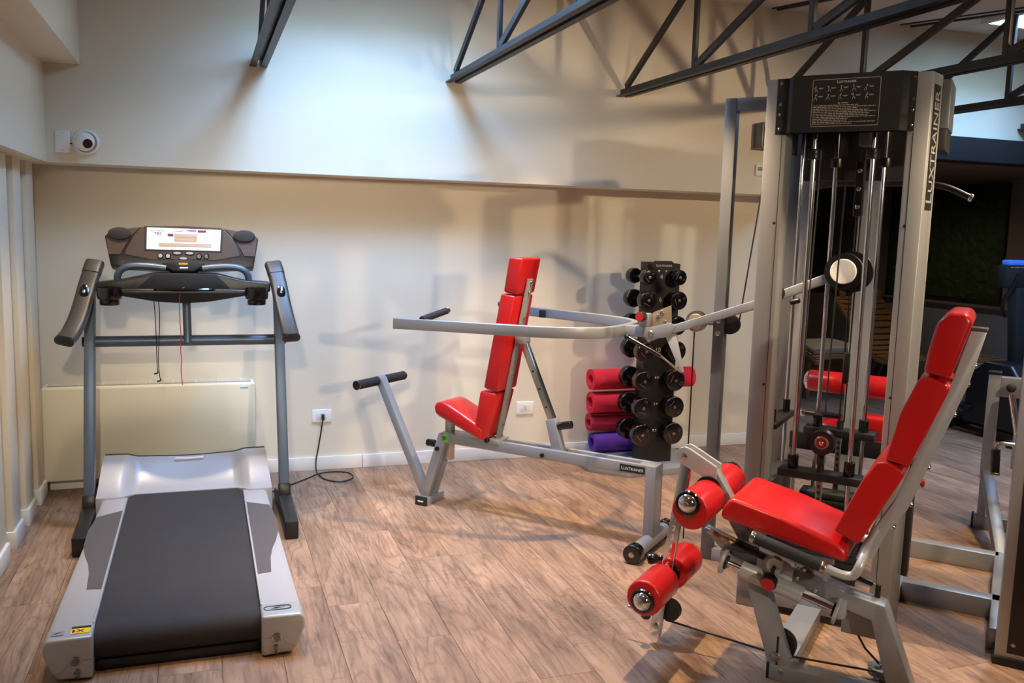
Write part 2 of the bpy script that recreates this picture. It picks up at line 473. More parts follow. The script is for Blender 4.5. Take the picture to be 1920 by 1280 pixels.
# ceiling with two roof windows
bm = BM()
xs = [XL - .12, .48, 1.26, 4.9, 5.6, XR + .12]; ys = [YF - .12, 3.68, 4.73, YB]
for i in range(5):
    for j in range(3):
        if j == 1 and i in (1, 3):
            continue
        lo = [V(xs[i + a], ys[j + b], ceil_z(ys[j + b])) for a, b in ((0, 0), (1, 0), (1, 1), (0, 1))]
        vs = [bm.verts.new(p) for p in lo] + [bm.verts.new(p + V(0, 0, .1)) for p in lo]
        for f in ((0, 1, 2, 3), (7, 6, 5, 4), (0, 4, 5, 1), (1, 5, 6, 2), (2, 6, 7, 3), (3, 7, 4, 0)):
            bm.faces.new([vs[q] for q in f])
bmesh.ops.recalc_face_normals(bm, faces=bm.faces)
ceil = struct('ceiling', bm, 'ceil')
for k, (x0, x1) in enumerate(((.48, 1.26), (4.9, 5.6))):
    bm = BM()
    zc = ceil_z(4.2)
    for lo, hi in (((x0 - .03, 3.65, zc + .02), (x0, 4.76, zc + .55)), ((x1, 3.65, zc + .02), (x1 + .03, 4.76, zc + .55)), ((x0, 3.65, zc + .02), (x1, 3.68, zc + .55)), ((x0, 4.73, zc + .02), (x1, 4.76, zc + .55))):
        box(bm, lo, hi)
    wn = struct('window_%d' % (k + 1), bm, 'wall')  # shaft made deep to keep slanting sky light off the left wall
    bm = BM(); box(bm, (x0 - .02, 3.66, zc + .50), (x1 + .02, 4.75, zc + .506)); struct('pane', bm, 'glass', wn)
# ceiling joints
for x in (-.53, .31 + .3, 1.48, 2.55, 3.63, 4.70, 5.9):
    bm = BM(); beam(bm, (x, YF, ceil_z(YF) - .004), (x, YU, ceil_z(YU) - .004), .018, .008, bev=0); struct('joint_strip', bm, 'truss', ceil)

# ------------------------------------------------------------------ floor: oak planks
floor = link('floor', None); floor['kind'] = 'structure'
bm = BM(); box(bm, (XL - .12, YF - .12, -.08), (XR + .12, YA + .1, -.0045)); struct('subfloor', bm, 'beam', floor)
PW, PL_ = .209, 1.22
joint = {-7: .3, 0: 3.512, 1: 3.137, 2: 3.94, 3: 2.72, 4: 3.36}
PM = {}
def plank_mesh(w, l):
    k = (round(w, 3), round(l, 2))
    if k not in PM:
        b = BM(); box(b, (-w / 2 + .0006, -l / 2 + .0006, -.004), (w / 2 - .0006, l / 2 - .0006, 0))
        top = [e for e in b.edges if all(v.co.z > -.001 for v in e.verts)]
        bmesh.ops.bevel(b, geom=top, offset=.0007, segments=1, affect='EDGES')
        PM[k] = to_mesh('plank', b, 'oak', 20)
    return PM[k]
vis, hid = [], []
for i in range(-8, 35):
    x0 = .4625 + PW * i; x1 = x0 + PW
    a, b = max(x0, XL), min(x1, XR)
    if b - a < .01:
        continue
    yend = YA if a > XO - .05 else YB
    j0 = joint.get(i, random.random() * PL_)
    y = j0 - math.ceil((j0 - YF) / PL_) * PL_
    while y < yend:
        c, d = max(y, YF), min(y + PL_, yend)
        if d - c > .02:
            t = ((a + b) / 2, (c + d) / 2, b - a, d - c)
            pts = [(a, c, 0), (b, c, 0), (a, d, 0), (b, d, 0), (t[0], t[1], 0)]
            (vis if any(visible(p) for p in pts) else hid).append(t)
        y += PL_
vis.sort(key=lambda t: t[0] ** 2 + t[1] ** 2)
hid += vis[300:]; vis = vis[:300]
for t in vis:
    o = link('plank', plank_mesh(t[2], t[3]), floor); o.location = (t[0], t[1], 0)
bm = BM()
for t in hid:
    box(bm, (t[0] - t[2] / 2 + .001, t[1] - t[3] / 2 + .001, -.004), (t[0] + t[2] / 2 - .001, t[1] + t[3] / 2 - .001, 0))
o = struct('plank_field', bm, 'oak', floor); o['kind'] = 'stuff'

# ------------------------------------------------------------------ alcove: header beam and board ceiling
bm = BM(); box(bm, (XO - .15, YU - .07, 2.135), (XR, YU + .12, 2.31), .008); struct('trim_header_beam', bm, 'beam')
bm = BM(); box(bm, (XO, YU + .12, 2.17), (XR, YA, 2.25)); ac = struct('ceiling_alcove', bm, 'beam')
n = 6; w = (XR - XO) / n
for k in range(n):
    bm = BM(); box(bm, (XO + w * k + .008, YU + .12, 2.14), (XO + w * (k + 1) - .008, YA, 2.17), .004); struct('board', bm, 'alcove_ceil', ac)

# ------------------------------------------------------------------ roof trusses
def l_profile(bm, p, q, side, leg=.045, flange=.035, t=.006):
    """an angle section along p-q: vertical leg plus a flange to one side at the bottom"""
    p = V(p); q = V(q)
    poly = [(0, 0), (flange * side, 0), (flange * side, t), (t * side, t), (t * side, leg), (0, leg)]
    if side < 0:
        poly = poly[::-1]
    return prism(bm, poly, p, (1, 0, 0), (0, 0, 1), q - p)
truss_lab = ['dark steel roof truss nearest the left corner, over the treadmill', 'dark steel roof truss above the press bench, second from the left',
             'dark steel roof truss passing just left of the weight tower', 'dark steel roof truss passing behind the top of the weight tower',
             'dark steel roof truss seen right of the weight tower against the blue-lit wall', 'farthest dark steel roof truss, its end showing at the right edge']
for k in range(6):
    x = .31 + 1.12 * k
    T = Thing('roof_truss', truss_lab[k], 'truss', (x, YU, 2.40), group='roof trusses')
    ya = -1.5
    for sd in (-1, 1):
        bm = BM(); l_profile(bm, (x + sd * .012, YU - .005, 2.40), (x + sd * .012, ya, 2.40), sd); T.part('bottom_chord', bm, 'truss')
    bm = BM(); beam(bm, (x, YU - .005, ceil_z(YU) - .008), (x, ya, ceil_z(ya) - .008), .03, .012); T.part('top_chord', bm, 'truss')
    bm = BM(); beam(bm, (x, YU - .05, 2.436), (x, ya, 2.436), .022, .014, bev=0); T.part('spacer_bar', bm, 'truss')
    yy = [YU - .03, 4.42, 3.42, 2.42, 1.42, .42, -.58]
    for a, b in zip(yy, yy[1:]):
        bm = BM(); beam(bm, (x, b, 2.43), (x, b, ceil_z(b) - .02), .022, .035, up=(0, 1, 0)); T.part('web_post', bm, 'truss')
        bm = BM(); beam(bm, (x, a - .02, 2.455), (x, b + .03, ceil_z(b) - .05), .022, .042, up=(0, 0, 1)); T.part('web_diagonal', bm, 'truss')
    # the bearing flange against the wall

# ------------------------------------------------------------------ gym frame (the machines stand turned to the room)
LB = V(2.122, 3.081, 0); ANG = math.radians(-48.5)
E1 = V(math.cos(ANG), math.sin(ANG), 0); E2 = V(-math.sin(ANG), math.cos(ANG), 0)
def gw(s, t, z):
    return LB + E1 * s + E2 * t + V(0, 0, z)
def gthing(name, label, cat, s, t, group=None):
    return Thing(name, label, cat, (s, t, 0), ANG, gw, group)

def pulley(T, name, c, r, w, axis, rim='black', hub='steel', parent=None, hubr=.55):
    """grooved wheel about axis, hub disc as a sub-part"""
    a = V(axis).normalized(); c = V(c)
    bm = BM(); lathe(bm, [(0, -w / 2), (r, -w / 2), (r, -w * .3), (r * .88, 0), (r, w * .3), (r, w / 2), (0, w / 2)], c, a, 28)
    p = T.part(name, bm, rim, parent)
    if hub:
        bm = BM(); lathe(bm, [(0, -w / 2 - .004), (r * hubr * .8, -w / 2 - .004), (r * hubr, -w / 2 + .002), (0, -w / 2 + .003)], c, a, 24)
        T.part('hub', bm, hub, p if parent is None else parent)
    return p

def bolt(T, c, axis, r=.008, h=.006, mat='steel', parent=None):
    a = V(axis).normalized()
    bm = BM(); lathe(bm, [(0, 0), (r, 0), (r, h * .6), (r * .7, h), (0, h)], c, a, 10)
    return T.part('bolt', bm, mat, parent)

exec_order = []
# ================================================================== weight tower with press lever
def build_tower():
    T = gthing('multi_gym_tower', 'tall grey weight tower with chrome guide rods and a black header panel', 'gym machine', .29, .4)
    for s0, s1, l in ((-.012, .078, 'left'), (.508, .588, 'right')):
        bm = BM(); k = 0 if l == 'left' else .024
        prism(bm, [(s0, 0), (s1 - .004, 0), (s1 - .004 + k, .115), (s0 + k * .5, .115)], (0, 0, 0), (1, 0, 0), (0, 1, 0), (0, 0, 2.158), .005); c = T.part('column', bm, 'column')
        bm = BM(); box(bm, (s1 - .022 if l == 'left' else s0 + .022, -.0012, .02), (s1 - .020 if l == 'left' else s0 + .024, .002, 1.94)); T.part('seam', bm, 'black', c)
        for z in (2.12, 1.6, .95, .42):
            bolt(T, ((s0 + .02) if l == 'right' else s1 - .03, 0, z), (0, -1, 0), .006, .003, 'black', c)
        if l == 'left':
            bm = BM(); box(bm, (s0 + .004, .12, 0), (s1 - .02, .16, 2.12), .004); T.part('column_channel', bm, 'greydark')
    for s0, s1 in ((-.07, .0),):
        bm = BM(); box(bm, (s0, .68, 0), (s1, .76, 2.12), .005); T.part('rear_column', bm, 'greydark')
    for s0 in (.006,):
        bm = BM(); box(bm, (s0, .68, 0), (s0 + .05, .73, 2.12), .005); T.part('rear_column_cover', bm, 'grey')
    bm = BM(); box(bm, (.235, .85, 0), (.325, .93, 2.10), .006); T.part('lat_mast', bm, 'grey')
    # header panel: folded sheet
    poly = [(.03, -.003), (.075, -.003), (.097, -.045), (.486, -.045), (.508, -.003), (.532, -.003), (.532, .0), (.511, .0), (.489, -.041), (.094, -.041), (.072, .0), (.03, .0)]
    bm = BM(); prism(bm, poly, (0, 0, 1.945), (1, 0, 0), (0, 1, 0), (0, 0, .213)); hp = T.part('header_panel', bm, 'panelblack', ang=25)
    for s in (.045, .522):
        for z in (1.965, 2.02, 2.06, 2.14):
            bolt(T, (s, -.003, z), (0, -1, 0), .006, .004, 'steel', hp)
    bm = BM(); box(bm, (-.034, .13, 1.915), (-.012, .62, 2.125), .004); T.part('side_hood', bm, 'panelblack')
    bm = BM(); box(bm, (.606, .118, 1.965), (.638, .34, 2.145), .004); sh = T.part('side_hood', bm, 'greydark')
    bm = BM(); box(bm, (.604, .116, 1.885), (.634, .34, 1.965), .003); T.part('side_hood_skirt', bm, 'panelblack', sh)
    bm = BM(); box(bm, (.03, .58, 1.80), (.56, .62, 2.12), .004); T.part('rear_hood', bm, 'panelblack')
    bm = BM(); box(bm, (.0, .12, 2.06), (.58, .70, 2.12), .004); T.part('top_plate', bm, 'panelblack')
    # instruction plate
    x0, x1, z0, z1, y = .171, .413, 1.966, 2.140, -.0462
    bm = BM()
    fr = rrect(x1 - x0, z1 - z0, .006)
    inn = rrect(x1 - x0 - .003, z1 - z0 - .003, .005)
    o = V((x0 + x1) / 2, y, (z0 + z1) / 2)
    A = [bm.verts.new(o + V(a, 0, b)) for a, b in fr]; B = [bm.verts.new(o + V(a, 0, b)) for a, b in inn]
    for i in range(len(A)):
        j = (i + 1) % len(A); bm.faces.new((A[i], A[j], B[j], B[i]))
    ext = bmesh.ops.extrude_face_region(bm, geom=bm.faces[:]); bmesh.ops.translate(bm, vec=(0, -.0006, 0), verts=[v for v in ext['geom'] if isinstance(v, bmesh.types.BMVert)])
    T.part('plate_border', bm, 'tanprint', hp)
    T.text('brand_lettering', 'Luxtrainer', .0148, (.292, -.0458, 2.129), (1, 0, 0), (0, 0, 1), 'whiteprint', hp, True)
    # pictograms: ten little exercise figures
    rp = random.Random(3)
    for r in range(2):
        for c in range(5):
            cx = .184 + c * .045; cz = 2.104 - r * .030
            bm = BM()
            def ln(a, b, w=.0014):
                beam(bm, (cx + a[0], -.0458, cz + a[1]), (cx + b[0], -.0458, cz + b[1]), .0012, w, up=(0, -1, 0), bev=0)
            hx = rp.uniform(-.003, .004)
            lathe(bm, [(0, 0), (.0022, 0), (.0022, .001), (0, .001)], (cx + hx, -.0452, cz + .0095), (0, -1, 0), 8)
            hip = (rp.uniform(-.003, .002), -.001); ln((hx, .007), hip)
            k1 = (hip[0] + rp.uniform(.003, .007), hip[1] - .003); ln(hip, k1); ln(k1, (k1[0] + rp.uniform(-.002, .003), k1[1] - .006))
            k2 = (hip[0] - rp.uniform(.0, .004), hip[1] - .004); ln(hip, k2); ln(k2, (k2[0] - .001, k2[1] - .006))
            e1 = (hx + rp.uniform(-.006, .007), .003 + rp.uniform(0, .005)); ln((hx, .006), e1); ln(e1, (e1[0] + rp.uniform(-.003, .004), e1[1] + rp.uniform(-.003, .006)))
            T.part('exercise_figure', bm, 'tanprint', hp)
            bm = BM()
            box(bm, (cx + .009, -.0462, cz + .0035), (cx + .026, -.0450, cz + .0050)); box(bm, (cx + .011, -.0462, cz + .0010), (cx + .023, -.0450, cz + .0020))
            T.part('figure_caption', bm, 'tanprint', hp)
    bm = BM()
    prism(bm, [(-.004, -.003), (.004, -.003), (0, .004)], (.27, -.0462, 2.0515), (1, 0, 0), (0, 0, 1), (0, .001, 0)); box(bm, (.278, -.0462, 2.0495), (.302, -.0450, 2.0525))
    T.part('warning_mark', bm, 'tanprint', hp)
    for i in range(12):                       # unreadable small print, one bar run per line
        bm = BM(); z = 2.0435 - i * .0062; x = .177; end = .405 - (rp.random() * .11 if i % 3 != 1 else .004)
        while x < end:
            w = rp.uniform(.006, .018); box(bm, (x, -.0462, z - .0011), (min(x + w, end), -.0450, z + .0011)); x += w + .0028
        T.part('small_print_line', bm, 'tanprint', hp)
    # vertical brand strip on the right column
    sl = V(.024, .115, 0).normalized(); sn = V(.115, -.024, 0).normalized(); so_ = V(.584, 0, 0)
    bm = BM(); prism(bm, [(.020, 1.66), (.094, 1.66), (.094, 2.115), (.020, 2.115)], so_ + sn * .0012, sl, (0, 0, 1), -sn * .002); st = T.part('brand_strip', bm, 'panelblack')
    T.text('brand_lettering', 'Luxtrainer', .088, so_ + sl * .057 + sn * .0014 + V(0, 0, 1.888), (0, 0, 1), -sl, 'greyprint', st, True)
    # guide rods, carriages and weight plates: front stack and rear stack
    def stack(t, zc, s0, s1, r, nump, pul):
        for s in (s0, s1):
            bm = BM(); cyl(bm, (s, t, .06), (s, t, 2.07), r, seg=16); T.part('guide_rod', bm, 'chrome')
            bm = BM(); cyl(bm, (s, t, 1.855), (s, t, 1.895), .024, seg=20, bev=.003); cc = T.part('rod_collar', bm, 'black')
            bolt(T, (s + .012, t - .022, 1.875), (0, -1, 0), .004, .004, 'steel', cc)
            bm = BM(); cyl(bm, (s, t, zc + .02), (s, t, zc + .075), .022, seg=20, bev=.003); T.part('carriage_bush', bm, 'blackgloss')
        bm = BM(); box(bm, (s0 - .052, t - .045, zc - .012), (s1 + .052, t + .045, zc + .02), .003); T.part('carriage', bm, 'black')
        cs = (s0 + s1) / 2
        bm = BM(); box(bm, (cs - .012, t - .012, .30), (cs + .012, t + .012, zc - .012), .002); sb = T.part('selector_bar', bm, 'steel')
        for k in range(5):
            bm = BM(); cyl(bm, (cs, t - .0135, zc - .04 - .026 * k), (cs, t - .012, zc - .04 - .026 * k), .007, seg=12); T.part('pin_hole', bm, 'black', sb)
        for k in range(nump):
            z = .10 + k * .030
            bm = BM(); box(bm, (s0 - .05, t - .05, z), (s1 + .05, t + .05, z + .027), .003); T.part('weight_plate', bm, 'blackmatte')
        bm = BM(); cyl(bm, (cs, t, zc + .02), (cs, t, zc + .06), .014, seg=14); T.part('stem', bm, 'black')
        if pul:
            bm = BM(); box(bm, (cs - .015, t - .02, zc + .05), (cs + .015, t + .02, zc + .15), .004); T.part('pulley_bracket', bm, 'blackgloss')
            p = pulley(T, 'pulley', (cs, t, zc + .143), .05, .046, (0, 1, 0), 'black', 'steel', hubr=.62)
            bm = BM(); lathe(bm, [(0, 0), (.021, 0), (.021, .003), (0, .003)], (cs, t - .024, zc + .143), (0, -1, 0), 24); T.part('hub_face', bm, 'redknob', p)
            bolt(T, (cs, t - .027, zc + .143), (0, -1, 0), .009, .004, 'steel', p)
    stack(.10, .578, .165, .386, .0095, 11, True)
    stack(.55, .672, .172, .371, .0095, 10, False)
    for s in (.05, .12):
        pass
    bm = BM(); box(bm, (-.005, .22, .72), (.06, .60, .745), .003); T.part('side_carriage', bm, 'black')
    bm = BM(); box(bm, (-.01, .20, .10), (.065, .62, .50), .004); T.part('side_weight_stack', bm, 'blackmatte')
    for t in (.27, .55):
        bm = BM(); cyl(bm, (.028, t, .06), (.028, t, 2.07), .0085, seg=12); T.part('guide_rod', bm, 'chrome')
        bm = BM(); cyl(bm, (.028, t, .745), (.028, t, .80), .018, seg=14); T.part('carriage_bush', bm, 'blackgloss')
    bm = BM(); cyl(bm, (.025, .235, 1.36), (.025, .235, 1.39), .014, seg=10); T.part('cable_stop', bm, 'black')
    # tension cables
    for (a, b) in (((.245, .30, .8), (.262, .30, 2.05)), ((.285, .42, .75), (.295, .42, 2.05)), ((.305, .42, .75), (.312, .42, 2.05)), ((.13, .33, .70), (.15, .33, 2.05))):
        bm = BM(); cyl(bm, a, b, .0035, seg=8); T.part('steel_cable', bm, 'cord')
    # floating double pulley block
    bm = BM(); box(bm, (.283, .375, 1.64), (.317, .425, 1.87), .006); pb = T.part('pulley_block', bm, 'black')
    for z in (1.68, 1.755, 1.83):
        bolt(T, (.30, .375, z), (0, -1, 0), .010, .006, 'steel', pb)
    bm = BM(); box(bm, (.285, .40, .92), (.312, .43, 1.06), .010); T.part('cable_clamp', bm, 'black')
    bm = BM(); box(bm, (.288, .36, 1.93), (.35, .44, 2.05), .004); T.part('head_pulley_housing', bm, 'greydark')
    # base frame
    bm = BM(); box(bm, (-.012, .0, .03), (.588, .06, .11), .004); T.part('base_beam', bm, 'grey')
    bm = BM(); box(bm, (-.012, .06, .0), (.06, .76, .07), .004); T.part('base_beam', bm, 'grey')
    bm = BM(); box(bm, (.52, .06, .0), (.588, .76, .07), .004); T.part('base_beam', bm, 'grey')
    bm = BM(); box(bm, (.03, .66, .55), (.52, .68, .63), .003); T.part('rear_tie', bm, 'black')
    bm = BM(); cyl(bm, (.628, .15, .60), (.650, .15, .60), .009, seg=12); kn = T.part('selector_pin', bm, 'redknob')
    bm = BM(); cyl(bm, (.648, .15, .60), (.662, .15, .60), .016, seg=16, bev=.003); T.part('pin_head', bm, 'redknob', kn)
    bm = BM(); box(bm, (.603, .12, .22), (.628, .20, .68), .003); T.part('stack_shroud', bm, 'panelblack')
    # rear post with its top arm, carrying the press cable
    bm = BM(); box(bm, (-.306, .435, 0), (-.252, .49, 2.160), .005); rp_ = T.part('rear_post', bm, 'greydark')
    bm = BM(); box(bm, (-.252, .435, 2.10), (-.070, .49, 2.160), .005); T.part('top_arm', bm, 'greydark')
    bm = BM(); box(bm, (-.252, .435, 0), (-.012, .49, .06), .004); T.part('base_beam', bm, 'grey')
    for z in (1.158, 1.10):
        bolt(T, (-.279, .435, z - .005), (0, -1, 0), .014, .008, 'steel', rp_)
    pulley(T, 'post_pulley', (-.232, .465, 1.135), .045, .03, (0, 1, 0), 'black', None)
    pulley(T, 'idler_pulley', (-.405, .50, 1.135), .05, .03, (0, 1, 0), 'steel', 'tan_steel', hubr=.8)
    bm = BM(); cyl(bm, (-.405, .50, 1.135), (-.28, .465, 1.135), .012, seg=12); T.part('idler_axle', bm, 'greydark')
    for a, b in (((-.105, .465, 1.93), (-.192, .465, 1.15)), ((-.41, .49, 1.085), (-.41, .49, .06))):
        bm = BM(); cyl(bm, a, b, .0035, seg=8); T.part('steel_cable', bm, 'cord')
    # press lever: pivot wheel, bar, hinge and loop handles
    bm = BM(); path = [(.262, .40, 1.403), (-.11, .40, 1.238), (-.50, .40, 1.092)]
    sweep(bm, path, rrect(.04, .060, .004), up=(0, 1, 0)); lv = T.part('press_lever', bm, 'grey')
    pulley(T, 'pivot_wheel', (.29, .42, 1.405), .088, .03, (0, 1, 0), 'black', None)
    pulley(T, 'pivot_wheel', (.268, .365, 1.408), .078, .03, (0, 1, 0), 'black', None)
    bm = BM(); lathe(bm, [(0, 0), (.050, 0), (.054, .006), (.050, .012), (0, .013)], (.268, .352, 1.408), (0, -1, 0), 36); T.part('pivot_disc', bm, 'white', lv, 'white polished disc')
    pulley(T, 'small_pulley', (.0, .33, 1.30), .034, .03, (0, 1, 0), 'black', 'steel')
    bm = BM(); cyl(bm, (.055, .36, 1.262), (.095, .36, 1.275), .012, seg=12, bev=.003); T.part('stop_bumper', bm, 'black')
    # hinge cheeks, quadrant plate, pin knob
    bm = BM(); prism(bm, [(-.62, 1.06), (-.605, 1.045), (-.58, 1.04), (-.555, 1.05), (-.49, 1.065), (-.46, 1.12), (-.50, 1.13), (-.57, 1.108), (-.605, 1.10), (-.618, 1.085)], (0, .368, 0), (1, 0, 0), (0, 0, 1), (0, .012, 0), .002); T.part('hinge_cheek', bm, 'grey', lv)
    bolt(T, (-.583, .368, 1.075), (0, -1, 0), .013, .008, 'steel', lv)
    bm = BM(); prism(bm, [(-.60, 1.168), (-.512, 1.208), (-.505, 1.11), (-.56, 1.05), (-.62, 1.02), (-.645, 1.05), (-.62, 1.12)], (0, .43, 0), (1, 0, 0), (0, 0, 1), (0, .008, 0), .001); q = T.part('quadrant_plate', bm, 'tan_steel')
    for a, b in ((-.535, 1.125), (-.575, 1.15), (-.555, 1.17)):
        bolt(T, (a, .43, b), (0, -1, 0), .011, .006, 'steel', q)
    bm = BM(); box(bm, (-.655, .385, 1.10), (-.60, .425, 1.165), .006); pk = T.part('pin_housing', bm, 'grey')
    bm = BM(); cyl(bm, (-.635, .385, 1.15), (-.635, .345, 1.15), .024, seg=20, bev=.004); T.part('pin_knob', bm, 'black', pk)
    bm = BM(); cyl(bm, (-.635, .345, 1.15), (-.635, .341, 1.15), .020, seg=20); T.part('knob_cap', bm, 'redknob', pk)
    bm = BM(); prism(bm, [(-.515, 1.068), (-.462, 1.082), (-.416, .905), (-.428, .897)], (0, .375, 0), (1, 0, 0), (0, 0, 1), (0, .01, 0), .001); T.part('link_bar', bm, 'light')
    bm = BM(); cyl(bm, (-.70, .37, 1.045), (-.53, .37, .97), .010, seg=12); gs = T.part('gas_spring', bm, 'blackgloss')
    bm = BM(); cyl(bm, (-.53, .37, .97), (-.428, .37, .903), .005, seg=10); T.part('spring_rod', bm, 'steel', gs)
    bm = BM(); sphere(bm, (-.705, .37, 1.047), .014); T.part('ball_end', bm, 'black', gs)
    near = [(-1.72, -.135), (-1.5, -.08), (-1.22, -.015), (-1.05, .025), (-.93, .075), (-.82, .15), (-.755, .25), (-.735, .42)]
    loop = [(s, t, 1.075) for s, t in near] + [(s, .84 - t, 1.075) for s, t in near[-2::-1]]
    bm = BM(); sweep(bm, smooth_path(loop, 5), rrect(.034, .053, .004), up=(0, 0, 1)); lo = T.part('press_loop', bm, 'grey')
    bm = BM(); box(bm, (-.75, .375, 1.05), (-.59, .465, 1.10), .005); T.part('loop_bracket', bm, 'grey', lo)
    bm = BM(); box(bm, (-1.44, .853, 1.052), (-1.40, .862, 1.095), .001); T.part('grip_label', bm, 'panelblack', lo)
    for tt, dirn in ((-.10, 1), (.94, -1)):
        bm = BM(); cyl(bm, (-1.58, tt, 1.10), (-1.60, tt + dirn * .24, 1.125), .017, seg=18, bev=.003); g = T.part('grip', bm, 'foam', lo)
        bm = BM(); cyl(bm, (-1.60, tt + dirn * .24, 1.125), (-1.602, tt + dirn * .256, 1.127), .0185, seg=18, bev=.004); T.part('grip_end', bm, 'chrome', lo)
build_tower()

# ================================================================== lat pulldown seat behind the tower
def build_lat():
    T = gthing('lat_pulldown_station', 'red seat with red thigh rollers standing behind the weight tower', 'gym bench', .25, 1.25)
    for s0, s1 in ((.0, .20), (.27, .50)):
        bm = BM(); cyl(bm, (s0, 1.2, .80), (s1, 1.2, .80), .056, seg=28, bev=.012); T.part('thigh_roller', bm, 'red')
    bm = BM(); cyl(bm, (-.02, 1.2, .80), (.52, 1.2, .80), .014, seg=14); T.part('roller_shaft', bm, 'chrome')
    bm = BM(); lathe(bm, [(.05, 0), (.045, .012), (.025, .022), (0, .026)], (-.0, 1.2, .80), (-1, 0, 0), 24); T.part('end_dome', bm, 'chrome')
    bm = BM(); box(bm, (.215, 1.17, .0), (.255, 1.23, .80), .004); T.part('seat_post', bm, 'grey')
    bm = BM(); box(bm, (.08, 1.10, .52), (.42, 1.42, .60), .02, 3); T.part('seat', bm, 'red')
    bm = BM(); box(bm, (.20, 1.0, .60), (.42, 1.10, .68), .02, 3); T.part('front_pad', bm, 'red')
    bm = BM(); cyl(bm, (.02, 1.04, .655), (.48, 1.04, .655), .014, seg=14); a = T.part('foot_bar', bm, 'black')
    bm = BM(); cyl(bm, (.0, 1.04, .655), (.025, 1.04, .655), .019, seg=16, bev=.004); T.part('bar_end', bm, 'chrome', a)
    bm = BM(); box(bm, (.20, .93, .0), (.27, 1.42, .06), .004); T.part('base_beam', bm, 'grey')
    bm = BM(); box(bm, (.21, 1.0, .58), (.26, 1.25, .62), .004); T.part('bar_bracket', bm, 'grey')
    L = gthing('lat_pulldown_bar', 'long black lat bar with chrome end hanging behind the weight tower', 'pull bar', .27, 1.15)
    bm = BM(); tube(bm, smooth_path([(-.14, 1.15, 1.765), (.03, 1.15, 1.815), (.27, 1.15, 1.82), (.53, 1.15, 1.815), (.68, 1.15, 1.757)], 5), .0155, 14); L.part('bar', bm, 'black')
    for s, z, d in ((.68, 1.757, 1), (-.14, 1.765, -1)):
        bm = BM(); cyl(bm, (s, 1.15, z), (s + d * .016, 1.15, z - .006), .0185, seg=16, bev=.004); L.part('end_cap', bm, 'chrome')
    bm = BM(); cyl(bm, (.27, 1.15, 1.83), (.27, 1.15, 2.12), .004, seg=8); L.part('hanging_cable', bm, 'cord')
    bm = BM(); cyl(bm, (.25, 1.15, 1.82), (.30, 1.15, 1.82), .021, seg=16); L.part('centre_sleeve', bm, 'brass')
    bm = BM(); box(bm, (.24, .93, 2.06), (.32, 1.2, 2.11), .004); L.part('overhead_arm', bm, 'grey')
build_lat()

